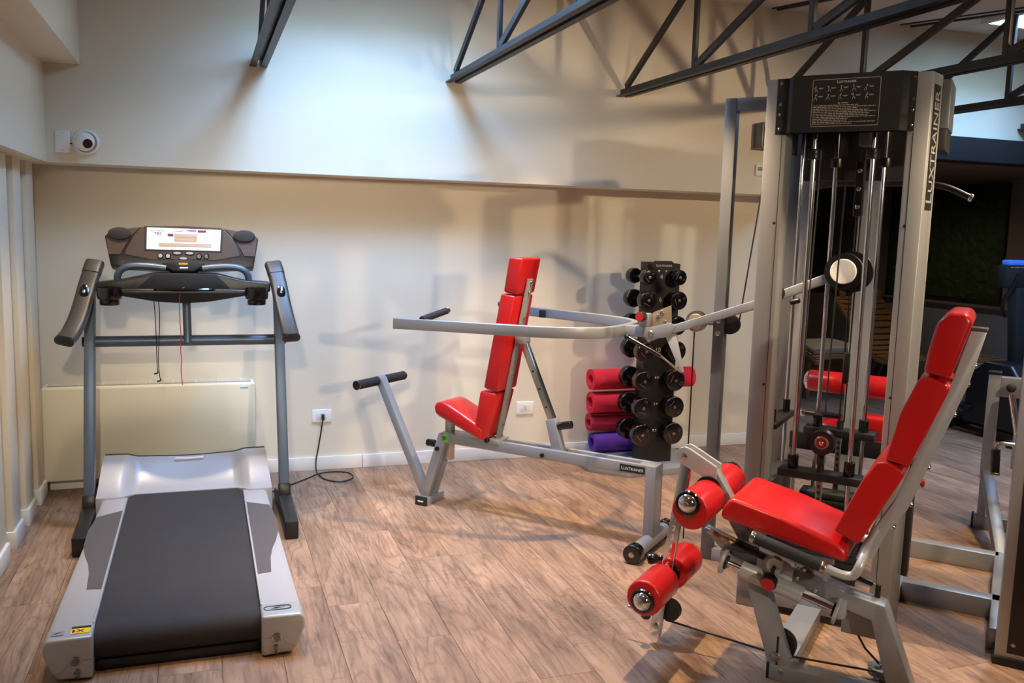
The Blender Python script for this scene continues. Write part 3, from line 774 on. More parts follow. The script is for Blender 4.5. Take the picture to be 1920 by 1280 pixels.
# ================================================================== press bench
def build_bench():
    T = gthing('press_bench', 'grey framed shoulder press bench with red seat and tall red backrest', 'gym bench', -1.2, .42)
    for t0 in (.37, .445):
        bm = BM(); box(bm, (-1.775, t0, .372), (-.575, t0 + .027, .428), .003); r_ = T.part('rail', bm, 'grey')
    bm = BM(); box(bm, (-1.775, .397, .40), (-1.50, .445, .428), .002); T.part('rail_bridge', bm, 'grey')
    bm = BM(); box(bm, (-.62, .397, .372), (-.575, .445, .428), .002); T.part('rail_bridge', bm, 'grey')
    bm = BM(); box(bm, (-1.1, .397, .376), (-.62, .445, .384), .001); T.part('channel_floor', bm, 'greydark')
    bm = BM(); box(bm, (-.579, .37, .05), (-.525, .472, .428), .004); T.part('rear_post', bm, 'grey')
    bm = BM(); cyl(bm, (-.552, .20, .047), (-.552, .61, .047), .036, seg=26); cb = T.part('cross_foot', bm, 'grey')
    for t0, t1 in ((.165, .225), (.60, .655)):
        bm = BM(); cyl(bm, (-.552, t0, .047), (-.552, t1, .047), .046, seg=28, bev=.008); rc = T.part('rubber_cap', bm, 'blackgloss', cb)
    bolt(T, (-.552, .165, .047), (0, -1, 0), .014, .004, 'steel', cb)
    # brand label
    bm = BM(); box(bm, (-.713, .3685, .381), (-.580, .371, .418), .001); lb = T.part('brand_label', bm, 'panelblack')
    T.text('brand_lettering', 'Luxtrainer', .0245, (-.6465, .3684, .3995), (1, 0, 0), (0, 0, 1), 'whiteprint', lb, True)
    # inclined front legs and foot
    for t0 in (.385, .455):
        bm = BM(); beam(bm, (-1.762, t0, .415), (-1.885, t0, .03), .034, .052, up=(1, 0, 0)); T.part('front_leg', bm, 'grey')
    bm = BM(); box(bm, (-1.915, .352, .0), (-1.845, .525, .048), .004); ft = T.part('foot_bar', bm, 'grey')
    bm = BM(); box(bm, (-1.918, .338, .0), (-1.842, .354, .052), .004); T.part('foot_cap', bm, 'panelblack', ft)
    bm = BM(); box(bm, (-1.898, .3372, .022), (-1.862, .3382, .030)); T.part('cap_print', bm, 'whiteprint', ft)
    bm = BM(); lathe(bm, [(0, 0), (.022, 0), (.022, .0015), (0, .0015)], (-1.742, .3695, .400), (0, -1, 0), 24); gs_ = T.part('round_sticker', bm, 'green_sticker', label='bright green round sticker')
    bm = BM()
    for k in (-1, 0, 1):
        box(bm, (-1.756, .3675, .399 + k * .008), (-1.728, .3685, .4015 + k * .008))
    T.part('sticker_print', bm, 'panelblack', gs_)
    for (s, z), d, r in (((-1.845, .345), (-1, 0, 0), .021), ((-1.79, .335), (0, -1, 0), .013), ((-1.14, .395), (0, -1, 0), .012)):
        t0 = .42 if d[0] else .368
        bm = BM(); cyl(bm, (s, t0, z), (s + d[0] * .05, t0 + d[1] * .014, z), r, seg=18, bev=.004); T.part('adjuster_knob', bm, 'blackgloss')
    bm = BM(); box(bm, (-1.765, .40, .27), (-1.725, .44, .53), .003); T.part('seat_post', bm, 'steel')
    bm = BM(); prism(bm, [(-1.77, .528), (-1.49, .428), (-1.485, .437), (-1.765, .540)], (0, .335, 0), (1, 0, 0), (0, 0, 1), (0, .17, 0), .001); T.part('seat_board', bm, 'steel')
    # seat: rounded nose, falling to the back
    poly = [(-1.778, .540), (-1.787, .575), (-1.775, .602), (-1.74, .612), (-1.70, .602), (-1.62, .565), (-1.525, .520), (-1.47, .492), (-1.478, .430)]
    bm = BM(); prism(bm, poly, (0, .315, 0), (1, 0, 0), (0, 0, 1), (0, .21, 0), .014, 3); T.part('seat', bm, 'red')
    pads = [[(-1.345, 1.405), (-1.373, 1.225), (-1.297, 1.215), (-1.262, 1.403)],
            [(-1.387, 1.218), (-1.478, .715), (-1.389, .700), (-1.302, 1.210)],
            [(-1.497, .700), (-1.538, .445), (-1.463, .438), (-1.398, .694)]]
    for nme, pl in zip(('headrest', 'back_pad', 'lumbar_pad'), pads):
        bm = BM(); prism(bm, pl, (0, .318, 0), (1, 0, 0), (0, 0, 1), (0, .204, 0), .013, 3); T.part(nme, bm, 'red')
    bm = BM(); beam(bm, (-1.270, .42, 1.295), (-1.433, .42, .435), .05, .012, up=(1, 0, 0), bev=.002); bar = T.part('back_bar', bm, 'grey')
    for k in range(6):
        f = (.02, .08, .24, .60, .76, .92)[k]
        c = V(-1.270, .42, 1.295).lerp(V(-1.433, .42, .435), f) + V(.007, 0, 0)
        bolt(T, c, (1, 0, -.19), .009, .006, 'steel', bar)
    bm = BM(); box(bm, (-1.47, .36, .41), (-1.40, .48, .435), .004); T.part('back_hinge', bm, 'grey')
    for t in (.35, .49):
        bm = BM(); cyl(bm, (-1.465, t - .012, .43), (-1.465, t + .012, .43), .013, seg=14, bev=.003); T.part('hinge_cap', bm, 'blackgloss')
    bm = BM(); box(bm, (-1.335, .385, .955), (-1.275, .455, 1.0), .006); T.part('strut_bracket', bm, 'grey')
    bm = BM(); beam(bm, (-1.300, .42, .975), (-1.095, .42, .53), .036, .036, up=(1, 0, 0)); st = T.part('support_strut', bm, 'steel')
    for f in (.35, .55, .75):
        c = V(-1.300, .402, .975).lerp(V(-1.095, .402, .53), f)
        bolt(T, c, (0, -1, 0), .006, .002, 'black', st)
    bm = BM(); beam(bm, (-1.118, .42, .58), (-1.065, .42, .39), .052, .055, up=(1, 0, 0)); T.part('strut_sleeve', bm, 'grey')
    bm = BM(); cyl(bm, (-1.085, .42, .545), (-1.005, .42, .565), .021, seg=20, bev=.004); kb = T.part('pull_knob', bm, 'blackgloss')
    bm = BM(); cyl(bm, (-1.092, .42, .543), (-1.080, .42, .546), .022, seg=20); T.part('knob_ring', bm, 'redknob', kb)
    # ankle arm and foam rollers
    bm = BM(); beam(bm, (-1.905, .42, .06), (-2.222, .42, .665), .052, .045, up=(1, 0, 0)); T.part('ankle_arm', bm, 'grey')
    bm = BM(); cyl(bm, (-2.231, .39, .661), (-2.231, .45, .661), .029, seg=22); T.part('roller_sleeve', bm, 'grey')
    for a, b, e in ((.21, .39, -1), (.45, .64, 1)):
        bm = BM(); cyl(bm, (-2.231, a, .661), (-2.231, b, .661), .026, seg=22, bev=.004); fr = T.part('foam_roller', bm, 'foam')
        ee = a if e < 0 else b
        bm = BM(); cyl(bm, (-2.231, ee - (.004 if e < 0 else 0), .661), (-2.231, ee + (0 if e < 0 else .004), .661), .0275, seg=22); T.part('roller_ring', bm, 'chrome', fr)
        bm = BM(); cyl(bm, (-2.231, ee - (.006 if e < 0 else 0), .661), (-2.231, ee + (0 if e < 0 else .006), .661), .0235, seg=22); T.part('roller_cap', bm, 'black', fr)
build_bench()

# ================================================================== leg extension machine
def build_leg():
    TT = -.54
    T = gthing('leg_extension_machine', 'leg extension machine with red seat and four red rollers in the foreground', 'gym machine', .35, TT)
    X, Z = (1, 0, 0), (0, 0, 1)
    bm = BM(); box(bm, (.262, TT - .035, 0), (.78, TT + .035, .055), .004); bb_ = T.part('base_beam', bm, 'grey')
    bm = BM(); box(bm, (.255, TT - .037, 0), (.265, TT + .037, .058), .002); T.part('beam_cap', bm, 'black', bb_)
    bm = BM(); box(bm, (.24, TT + .035, 0), (.335, -.0, .06), .004); T.part('link_beam', bm, 'grey')
    bm = BM(); prism(bm, [(.16, .345), (.172, .385), (.215, .385), (.228, .350), (.345, .03), (.345, .0), (.275, .0)], (0, TT - .03, 0), X, Z, (0, .06, 0), .003); fl = T.part('front_leg', bm, 'grey')
    bm = BM(); box(bm, (.285, TT - .0315, .05), (.292, TT - .029, .16)); T.part('cable_slot', bm, 'black', fl)
    for s, z, r in ((.284, .085, .017), (.305, .035, .010)):
        bolt(T, (s, TT - .03, z), (0, -1, 0), r, .009, 'steel', fl)
    pulley(T, 'leg_pulley', (.283, TT + .05, .10), .055, .026, (0, 1, 0), 'black', 'greydark')
    bm = BM(); prism(bm, [(.30, .425), (.494, .372), (.624, .352), (.745, .04), (.745, .0), (.672, .0), (.584, .295), (.488, .318), (.29, .375)], (0, TT - .04, 0), X, Z, (0, .08, 0), .003); T.part('rear_leg', bm, 'grey')
    bm = BM(); box(bm, (.482, TT + .04, .198), (.60, TT + .12, .30), .004); T.part('counter_box', bm, 'grey')
    bm = BM(); box(bm, (.10, TT - .045, .395), (.44, TT + .075, .44), .004); T.part('seat_carrier', bm, 'grey')
    # lever with numbers
    bm = BM(); beam(bm, (-.078, TT, .765), (-.172, TT, .035), .022, .042, up=(1, 0, 0)); lv = T.part('roller_lever', bm, 'chrome')
    d = (V(-.172, 0, .035) - V(-.078, 0, .765)).normalized()
    for i, ch in enumerate('123456'):
        p = V(-.078, TT - .0112, .765) + d * (.265 + .036 * i)
        T.text('lever_number', ch, .030, p, (-d.z, 0, d.x), (-d.x, 0, -d.z), 'whiteprint', lv)
    # pivot arm: two cheeks
    def arm_poly():
        pts = [(-.083 + .033 * math.cos(a), .752 + .033 * math.sin(a)) for a in [math.radians(q) for q in (55, 90, 130, 170, 210, 235)]]
        return pts + [(-.006, .682), (.036, .668), (.036, .728)]
    for t in (TT - .034, TT + .020):
        bm = BM(); prism(bm, arm_poly(), (0, t, 0), X, Z, (0, .014, 0), .002); ck = T.part('pivot_cheek', bm, 'light')
        bolt(T, (-.083, t, .752), (0, -1, 0), .012, .006, 'steel', ck)
    bm = BM(); beam(bm, (.012, TT, .70), (.19, TT, .425), .05, .05, up=(1, 0, 0)); T.part('pivot_arm', bm, 'grey')
    # rollers: upper pair and lower pair
    def roller(s, z, t0, t1, dome, off, cap_mat='blackgloss'):
        bm = BM(); cyl(bm, (s, t0, z), (s, t1, z), .065, seg=36, bev=.010); r_ = T.part('roller', bm, 'red')
        if dome:
            c = V(s + off[0], t0, z + off[1])
            bm = BM(); lathe(bm, [(.026, 0), (.042, 0), (.044, .006), (.041, .012), (.034, .013), (.033, .006), (.026, .004)], c, (0, -1, 0), 32); T.part('rubber_ring', bm, cap_mat, r_)
            bm = BM(); lathe(bm, [(.034, .008), (.031, .018), (.022, .026), (.011, .030), (0, .031)], c, (0, -1, 0), 32); T.part('chrome_dome', bm, 'chrome', r_)
            bolt(T, c + V(0, -.030, 0), (0, -1, 0), .010, .005, 'steel', r_)
        return r_
    r1_ = roller(.012, .617, TT - .24, TT - .042, True, (-.006, .03))
    bm = BM(); lathe(bm, [(0, 0), (.018, 0), (.018, .0015), (0, .0015)], (.010, TT - .2405, .605), (0, -1, 0), 20); T.part('shaft_hole', bm, 'brass', r1_)
    roller(.012, .617, TT + .045, TT + .24, False, (0, 0))
    bm = BM(); cyl(bm, (.008, TT - .22, .637), (.008, TT + .22, .637), .014, seg=14); T.part('roller_shaft', bm, 'chrome')
    bm = BM(); cyl(bm, (.012, TT + .24, .64), (.012, TT + .255, .64), .045, seg=28, bev=.004); T.part('rubber_ring', bm, 'blackgloss')
    for t in (TT - .045, TT + .033):
        bm = BM(); cyl(bm, (.012, t, .645), (.012, t + .012, .645), .048, seg=28, bev=.003); T.part('inner_washer', bm, 'blackgloss')
    roller(-.138, .272, TT - .24, TT - .042, True, (0, -.006))
    roller(-.138, .272, TT + .045, TT + .24, False, (0, 0))
    bm = BM(); cyl(bm, (-.138, TT - .22, .268), (-.138, TT + .22, .268), .014, seg=14); T.part('roller_shaft', bm, 'chrome')
    bm = BM(); cyl(bm, (-.138, TT + .033, .272), (-.138, TT + .045, .272), .040, seg=28, bev=.003); T.part('inner_washer', bm, 'blackgloss')
    bm = BM(); lathe(bm, [(.010, 0), (.010, .02), (.017, .03), (.022, .05), (.020, .062), (0, .064)], (-.15, TT, .345), (-1, -.2, -.25), 20); T.part('pull_knob', bm, 'blackgloss')
    pulley(T, 'lever_pulley', (-.128, TT + .03, .135), .042, .024, (0, 1, 0), 'black', None)
    bm = BM(); sphere(bm, (-.205, TT - .02, .115), .020); T.part('ball_knob', bm, 'blackgloss')
    bm = BM(); cyl(bm, (-.205, TT, .12), (-.285, TT, .122), .006, seg=10); T.part('hook_rod', bm, 'steel')
    bolt(T, (-.168, TT - .011, .075), (0, -1, 0), .011, .005, 'steel', lv)
    bm = BM(); tube(bm, [(-.14, TT + .02, .095), (.26, TT + .03, .066), (.33, TT + .04, .066), (.60, TT + .10, .06)], .004, 8); T.part('steel_cable', bm, 'cord')
    bm = BM(); tube(bm, [(.52, TT + .09, .20), (.555, TT + .13, .12), (.60, TT + .15, .07)], .004, 8); T.part('steel_cable', bm, 'cord')
    p = pulley(T, 'floor_pulley', (.615, TT + .155, .045), .05, .026, (0, 0, 1), 'greydark', None)
    for k in range(3):
        a = k * 2.1
        bm = BM(); cyl(bm, (.615 + .025 * math.cos(a), TT + .155 + .025 * math.sin(a), .058), (.615 + .025 * math.cos(a), TT + .155 + .025 * math.sin(a), .0592), .012, seg=12); T.part('spoke_hole', bm, 'black', p)
    bm = BM(); cyl(bm, (.615, TT + .155, .0), (.615, TT + .155, .064), .010, seg=12); T.part('pulley_axle', bm, 'greydark')
    # seat and slide scale
    bm = BM(); prism(bm, [(.094, .588), (.100, .625), (.128, .668), (.30, .632), (.482, .578), (.512, .558), (.512, .515)], (0, TT - .17, 0), X, Z, (0, .34, 0), .022, 4); T.part('seat', bm, 'red')
    bm = BM(); prism(bm, [(.22, .555), (.48, .508), (.48, .520), (.22, .568)], (0, TT - .07, 0), X, Z, (0, .14, 0), .001); T.part('seat_board', bm, 'black')
    bm = BM(); beam(bm, (.03, TT - .06, .503), (.12, TT - .06, .477), .05, .006); pt = T.part('scale_plate', bm, 'tanplate')
    bm = BM(); beam(bm, (.12, TT - .06, .480), (.235, TT - .06, .448), .062, .010); pt2 = T.part('scale_slider', bm, 'black')
    dd = V(.205, 0, -.055).normalized()
    for i, ch in enumerate('12345'):
        pp = V(.055 + .036 * i, TT - .062, .500 - .0103 * i + (.0062 if i > 1 else .002))
        T.text('scale_number', ch, .026, pp, V(0, -1, 0), dd, 'panelblack' if i < 2 else 'greyprint', pt if i < 2 else pt2)
    bm = BM(); prism(bm, [(-.0, .495), (.10, .465), (.16, .44), (.10, .405)], (0, TT - .03, 0), X, Z, (0, .06, 0), .002); T.part('gusset', bm, 'light')
    # adjusting shaft between two flanges
    a, b = V(.088, TT - .075, .408), V(.486, TT - .075, .316)
    ax = (b - a).normalized()
    bm = BM(); cyl(bm, a, b, .011, seg=16); T.part('adjuster_rod', bm, 'chrome')
    bm = BM(); cyl(bm, a.lerp(b, .17), a.lerp(b, .70), .030, seg=28, bev=.003); T.part('adjuster_tube', bm, 'light')
    for c, sg in ((a, 1), (b, -1)):
        bm = BM(); cyl(bm, c, c + ax * (.012 * sg), .045, seg=28, bev=.002); fg = T.part('flange', bm, 'light')
        bm = BM(); cyl(bm, c + ax * (.012 * sg), c + ax * (.020 * sg), .026, seg=24, bev=.002); T.part('flange_ring', bm, 'black', fg)
        bm = BM(); box(bm, (c.x - .015, TT - .06, c.z - .03), (c.x + .02, TT + .02, c.z + .03), .004); T.part('flange_mount', bm, 'light')
    bm = BM(); prism(bm, [(.21, .478), (.335, .440), (.325, .37), (.285, .345), (.20, .385)], (0, TT - .062, 0), X, Z, (0, .02, 0), .003); bp_ = T.part('pin_plate', bm, 'light')
    bm = BM(); prism(bm, [(.325, .435), (.425, .408), (.435, .345), (.31, .372)], (0, TT - .056, 0), X, Z, (0, .012, 0), .002); sp_ = T.part('side_plate', bm, 'greydark')
    for s, z in ((.345, .392), (.405, .362), (.335, .435), (.365, .428)):
        bolt(T, (s, TT - .056, z), (0, -1, 0), .008, .006, 'steel', sp_)
    bm = BM(); cyl(bm, (.272, TT - .062, .436), (.272, TT - .095, .432), .028, seg=24, bev=.004); T.part('pin_boss', bm, 'light')
    bm = BM(); cyl(bm, (.272, TT - .09, .432), (.268, TT - .135, .395), .007, seg=12); T.part('pin_stem', bm, 'black')
    bm = BM(); cyl(bm, (.268, TT - .125, .398), (.267, TT - .155, .388), .028, seg=28, bev=.005); pk = T.part('pin_knob', bm, 'blackgloss')
    bm = BM(); cyl(bm, (.267, TT - .155, .388), (.2668, TT - .1575, .3873), .024, seg=28); T.part('knob_cap', bm, 'redknob', pk)
    # handles on both sides
    for sg in (-1, 1):
        t = TT + sg * .205
        bm = BM(); tube(bm, smooth_path([(.215, t, .561), (.33, t, .532), (.455, t, .503), (.505, t, .492), (.54, t, .498), (.557, t, .535), (.567, t - sg * .06, .575), (.575, TT, .60)], 6), .0145, 14); hd = T.part('handle_tube', bm, 'light')
        bm = BM(); cyl(bm, (.225, t, .5585), (.445, t, .5055), .0195, seg=22); T.part('handle_grip', bm, 'foam', hd)
        for f in ((.213, .5615, .229, .5575), (.440, .5065, .456, .5025)):
            bm = BM(); cyl(bm, (f[0], t, f[1]), (f[2], t, f[3]), .0215, seg=22, bev=.003); T.part('grip_ring', bm, 'steel', hd)
    # damper
    bm = BM(); cyl(bm, (.44, TT + .02, .43), (.575, TT + .02, .398), .009, seg=14); gs = T.part('gas_damper', bm, 'blackgloss')
    bm = BM(); cyl(bm, (.575, TT + .02, .398), (.592, TT + .02, .395), .005, seg=10); T.part('damper_rod', bm, 'steel', gs)
    bm = BM(); cyl(bm, (.592, TT + .02, .355), (.592, TT + .02, .402), .009, seg=14, bev=.002); T.part('damper_post', bm, 'black', gs)
    # back frame and pads
    fr_ = [(.52, .49), (.575, .505), (.61, .60), (.664, .685), (.806, 1.11), (.842, 1.275), (.80, 1.285), (.757, 1.11), (.62, .70), (.535, .54)]
    bm = BM(); prism(bm, fr_, (0, TT - .03, 0), X, Z, (0, .06, 0), .003); bf = T.part('back_frame', bm, 'light')
    bm = BM(); box(bm, (.797, TT - .031, 1.276), (.845, TT + .031, 1.288), .003); T.part('frame_cap', bm, 'bronze', bf)
    for s, z in ((.622, .615), (.668, .70), (.71, .83), (.77, 1.01), (.80, 1.11), (.815, 1.17)):
        bolt(T, (s - .002, TT, z), (1, 0, -.3), .010, .012, 'steel', bf)
    pads = [('headrest', [(.684, 1.150), (.693, 1.225), (.710, 1.308), (.740, 1.338), (.790, 1.338), (.806, 1.315), (.758, 1.138)]),
            ('back_pad', [(.598, .866), (.630, 1.02), (.672, 1.128), (.70, 1.140), (.757, 1.118), (.760, 1.105), (.668, .856)]),
            ('lumbar_pad', [(.462, .612), (.535, .79), (.575, .855), (.605, .862), (.652, .838), (.657, .825), (.540, .580)])]
    for nme, pl in pads:
        bm = BM(); prism(bm, pl, (0, TT - .15, 0), X, Z, (0, .30, 0), .020, 4); T.part(nme, bm, 'red')
build_leg()

# ================================================================== right hand station frame
def build_right():
    T = gthing('cable_station_frame', 'grey station frame with a big column at the right edge of the picture', 'gym machine', .98, .5)
    bm = BM(); box(bm, (.955, .0, 0), (1.06, .12, 2.1), .006); c = T.part('column', bm, 'light')
    bm = BM(); box(bm, (.993, -.004, .05), (1.056, .0, 1.3), .001); pn = T.part('stack_guard', bm, 'panelblack', c)
    bolt(T, (1.012, -.004, .085), (0, -1, 0), .008, .005, 'steel', pn)
    bm = BM(); box(bm, (.948, -.01, 0), (1.066, .125, .03), .003); T.part('foot_plate', bm, 'black', c)
    bm = BM(); box(bm, (.59, .43, 0), (.97, .50, .085), .004); T.part('floor_beam', bm, 'grey')
    bm = BM(); box(bm, (.56, 1.03, 0), (.95, 1.10, .085), .004); T.part('floor_beam', bm, 'grey')
    bm = BM(); box(bm, (.93, .12, .0), (.985, 1.10, .085), .004); T.part('floor_beam', bm, 'grey')
    bm = BM(); box(bm, (.825, 1.72, .28), (.885, 1.78, .85), .004); p = T.part('outer_post', bm, 'grey')
    bm = BM(); box(bm, (.822, 1.717, .85), (.888, 1.783, .866), .003); T.part('post_cap', bm, 'black', p)
    bm = BM(); box(bm, (.83, 1.735, .0), (.872, 1.78, .30), .004); T.part('post_leg', bm, 'grey')
    bm = BM(); box(bm, (.812, 1.73, .0), (1.10, 1.785, .07), .004); ff = T.part('outer_foot', bm, 'grey')
    bm = BM(); box(bm, (.806, 1.727, .0), (.816, 1.788, .075), .002); T.part('foot_cap', bm, 'black', ff)
    bm = BM(); beam(bm, (.86, 1.74, .31), (.965, 1.06, .04), .055, .06); T.part('diagonal_brace', bm, 'greydark')
    bm = BM(); box(bm, (.885, 1.72, .735), (1.25, 1.78, .84), .004); T.part('top_beam', bm, 'grey')
    bm = BM(); sphere(bm, (.935, 1.70, .79), .024); T.part('ball_knob', bm, 'blackmatte')
    bm = BM(); cyl(bm, (.94, 1.68, .755), (.985, 1.62, .555), .017, seg=16); T.part('chrome_tube', bm, 'chrome')
    bm = BM(); box(bm, (.965, 1.59, .38), (1.02, 1.65, .57), .004); T.part('tube_socket', bm, 'grey')
    bm = BM(); tube(bm, smooth_path([(.892, 1.45, .50), (.90, 1.45, .53), (.93, 1.45, .54), (1.02, 1.45, .535)], 5), .010, 10); h = T.part('handle_rod', bm, 'steel')
    bm = BM(); cyl(bm, (.892, 1.45, .505), (.898, 1.43, .385), .022, seg=20, bev=.003); T.part('handle_grip', bm, 'blackgloss', h)
    bm = BM(); cyl(bm, (.898, 1.43, .388), (.899, 1.427, .375), .0225, seg=20, bev=.004); T.part('grip_end', bm, 'brass', h)
    bm = BM(); box(bm, (1.0, 1.40, .40), (1.3, 1.55, .48), .02, 3); T.part('seat', bm, 'red')
    bm = BM(); cyl(bm, (1.1, 1.47, 0), (1.1, 1.47, .41), .03, seg=16); T.part('seat_post', bm, 'greydark')
build_right()

# ================================================================== dumbbell rack, dumbbells, mats
def build_rack():
    T = Thing('dumbbell_rack', 'black upright dumbbell rack on a grey base plate by the back wall', 'rack', (2.8, 5.2, 0))
    poly = [(2.53, 4.95), (2.92, 4.95), (3.12, 5.14), (3.12, 5.50), (2.34, 5.50), (2.34, 5.14)]
    bm = BM(); prism(bm, poly, (0, 0, 0), (1, 0, 0), (0, 1, 0), (0, 0, .045), .004); T.part('base_plate', bm, 'grey')
    bm = BM(); box(bm, (2.70, 5.125, .045), (2.862, 5.235, 1.36), .003); T.part('body', bm, 'black')
    zs = [1.267, 1.119, .957, .791, .598, .423, .247]
    P = [(2.69, .045), (2.925, .045)]
    for z in zs[::-1]:
        P += [(2.925, z - .02), (2.872, z - .02), (2.872, z + .02), (2.925, z + .02)]
    P += [(2.925, 1.352), (2.88, 1.356), (2.86, 1.37), (2.745, 1.37), (2.725, 1.356), (2.69, 1.352)]
    bm = BM(); prism(bm, P, (0, 5.115, 0), (1, 0, 0), (0, 0, 1), (0, .01, 0)); fp = T.part('front_plate', bm, 'black')
    T.text('brand_lettering', 'Luxtrainer', .024, (2.808, 5.1148, 1.340), (1, 0, 0), (0, 0, 1), 'whiteprint', fp, True)
    for x in (2.772, 2.825):
        bolt(T, (x, 5.115, 1.303), (0, -1, 0), .009, .004, 'steel', fp)
    for z, tx in zip(zs[:4], ('4', '6', '8', '10')):
        T.text('weight_number', tx, .042, (2.792, 5.1148, z), (1, 0, 0), (0, 0, 1), 'whiteprint', fp)
    for z in zs[4:]:
        for x in (2.785, 2.803):
            bolt(T, (x, 5.115, z + .012), (0, -1, 0), .008, .004, 'steel', fp)
    rad = [.050, .060, .062, .066, .069, .070, .072]
    row = ['top', 'second', 'third', 'fourth', 'fifth', 'sixth', 'bottom']
    for i, z in enumerate(zs):
        r = rad[i]; num = ('4', '6', '8', '10', '12', '14', '16')[i]
        for sd, x in (('left', 2.672), ('right', 2.89)):
            xx = x + (.0 if sd == 'left' else .0016 * i)
            D = Thing('dumbbell', 'black round dumbbell, %s row of the rack, %s-hand one' % (row[i], sd), 'dumbbell', (xx, 5.17, z), group='dumbbells on the rack')
            cx = D.org.x
            for y0, y1 in ((5.045, 5.103), (5.242, 5.30)):
                bm = BM(); cyl(bm, (cx, y0, z), (cx, y1, z), r, seg=30, bev=.008); hd = D.part('head', bm, 'blackgloss')
                if y0 < 5.1:
                    bm = BM(); lathe(bm, [(0, 0), (.010, 0), (.010, .003), (0, .004)], (cx, y0, z), (0, -1, 0), 12); D.part('end_bolt', bm, 'steel', hd)
                    a = random.uniform(.3, 1.3) if sd == 'left' else random.uniform(-1.0, 1.0)
                    ux = V(math.cos(a - 1.57), 0, math.sin(a - 1.57)); uy = V(math.cos(a), 0, math.sin(a))
                    D.text('weight_number', num, .030, V(cx, y0 - .0004, z) + uy * r * .62, ux, uy, 'brownprint', hd)
                    bm = BM(); q = V(cx, y0, z) - uy * r * .45
                    beam(bm, q - ux * r * .4, q + ux * r * .4, .004, .001, up=(0, -1, 0), bev=0); D.part('end_mark', bm, 'brownprint', hd)
            bm = BM(); lathe(bm, [(.011, 5.103 - 5.17), (.013, -.05), (.0125, 0), (.013, .05), (.011, 5.242 - 5.17)], (cx, 5.17, z), (0, 1, 0), 14); D.part('handle', bm, 'chrome')
build_rack()

def mat_roll(label, mat, x0, x1, y, z, r, turns, hole, tilt=0.0):
    T = Thing('exercise_mat', label, 'mat', ((x0 + x1) / 2, y, z - r), group='rolled exercise mats')
    n = int(turns * 26); th = (r - hole) / turns * .8
    outer, inner = [], []
    for i in range(n + 1):
        a = 2 * PI * i / 26; rr = hole + (r - hole) * (i / n)
        outer.append((rr * math.cos(a + .8), rr * math.sin(a + .8))); rr -= th
        inner.append((max(rr, hole * .6) * math.cos(a + .8), max(rr, hole * .6) * math.sin(a + .8)))
    bm = BM(); rows = []
    for o_, i_ in zip(outer, inner):
        rows.append([bm.verts.new((x0, y + o_[0], z + o_[1])), bm.verts.new((x1, y + o_[0], z + o_[1])), bm.verts.new((x1, y + i_[0], z + i_[1])), bm.verts.new((x0, y + i_[0], z + i_[1]))])
    for A, B in zip(rows, rows[1:]):
        for k in range(4):
            bm.faces.new((A[k], A[(k + 1) % 4], B[(k + 1) % 4], B[k]))
    bm.faces.new(rows[0]); bm.faces.new(rows[-1][::-1])
    bmesh.ops.recalc_face_normals(bm, faces=bm.faces)
    T.part('roll', bm, mat, ang=40)
mat_roll('purple rolled exercise mat, lowest of the pile beside the dumbbell rack', 'mat_purple', 2.50, 3.05, 5.45, .045 + .070, .070, 2.6, .040)
mat_roll('dark red rolled exercise mat lying right on the purple one', 'mat_crimson', 2.475, 3.02, 5.46, .115 + .070 + .066, .066, 2.2, .034)
mat_roll('bright red rolled exercise mat, second from the top of the pile', 'mat_red', 2.475, 3.04, 5.45, .317 + .078, .078, 2.8, .046)
mat_roll('red rolled exercise mat on top of the pile, poking out both sides of the rack', 'mat_red', 2.475, 3.245, 5.45, .473 + .080, .080, 3.0, .040)

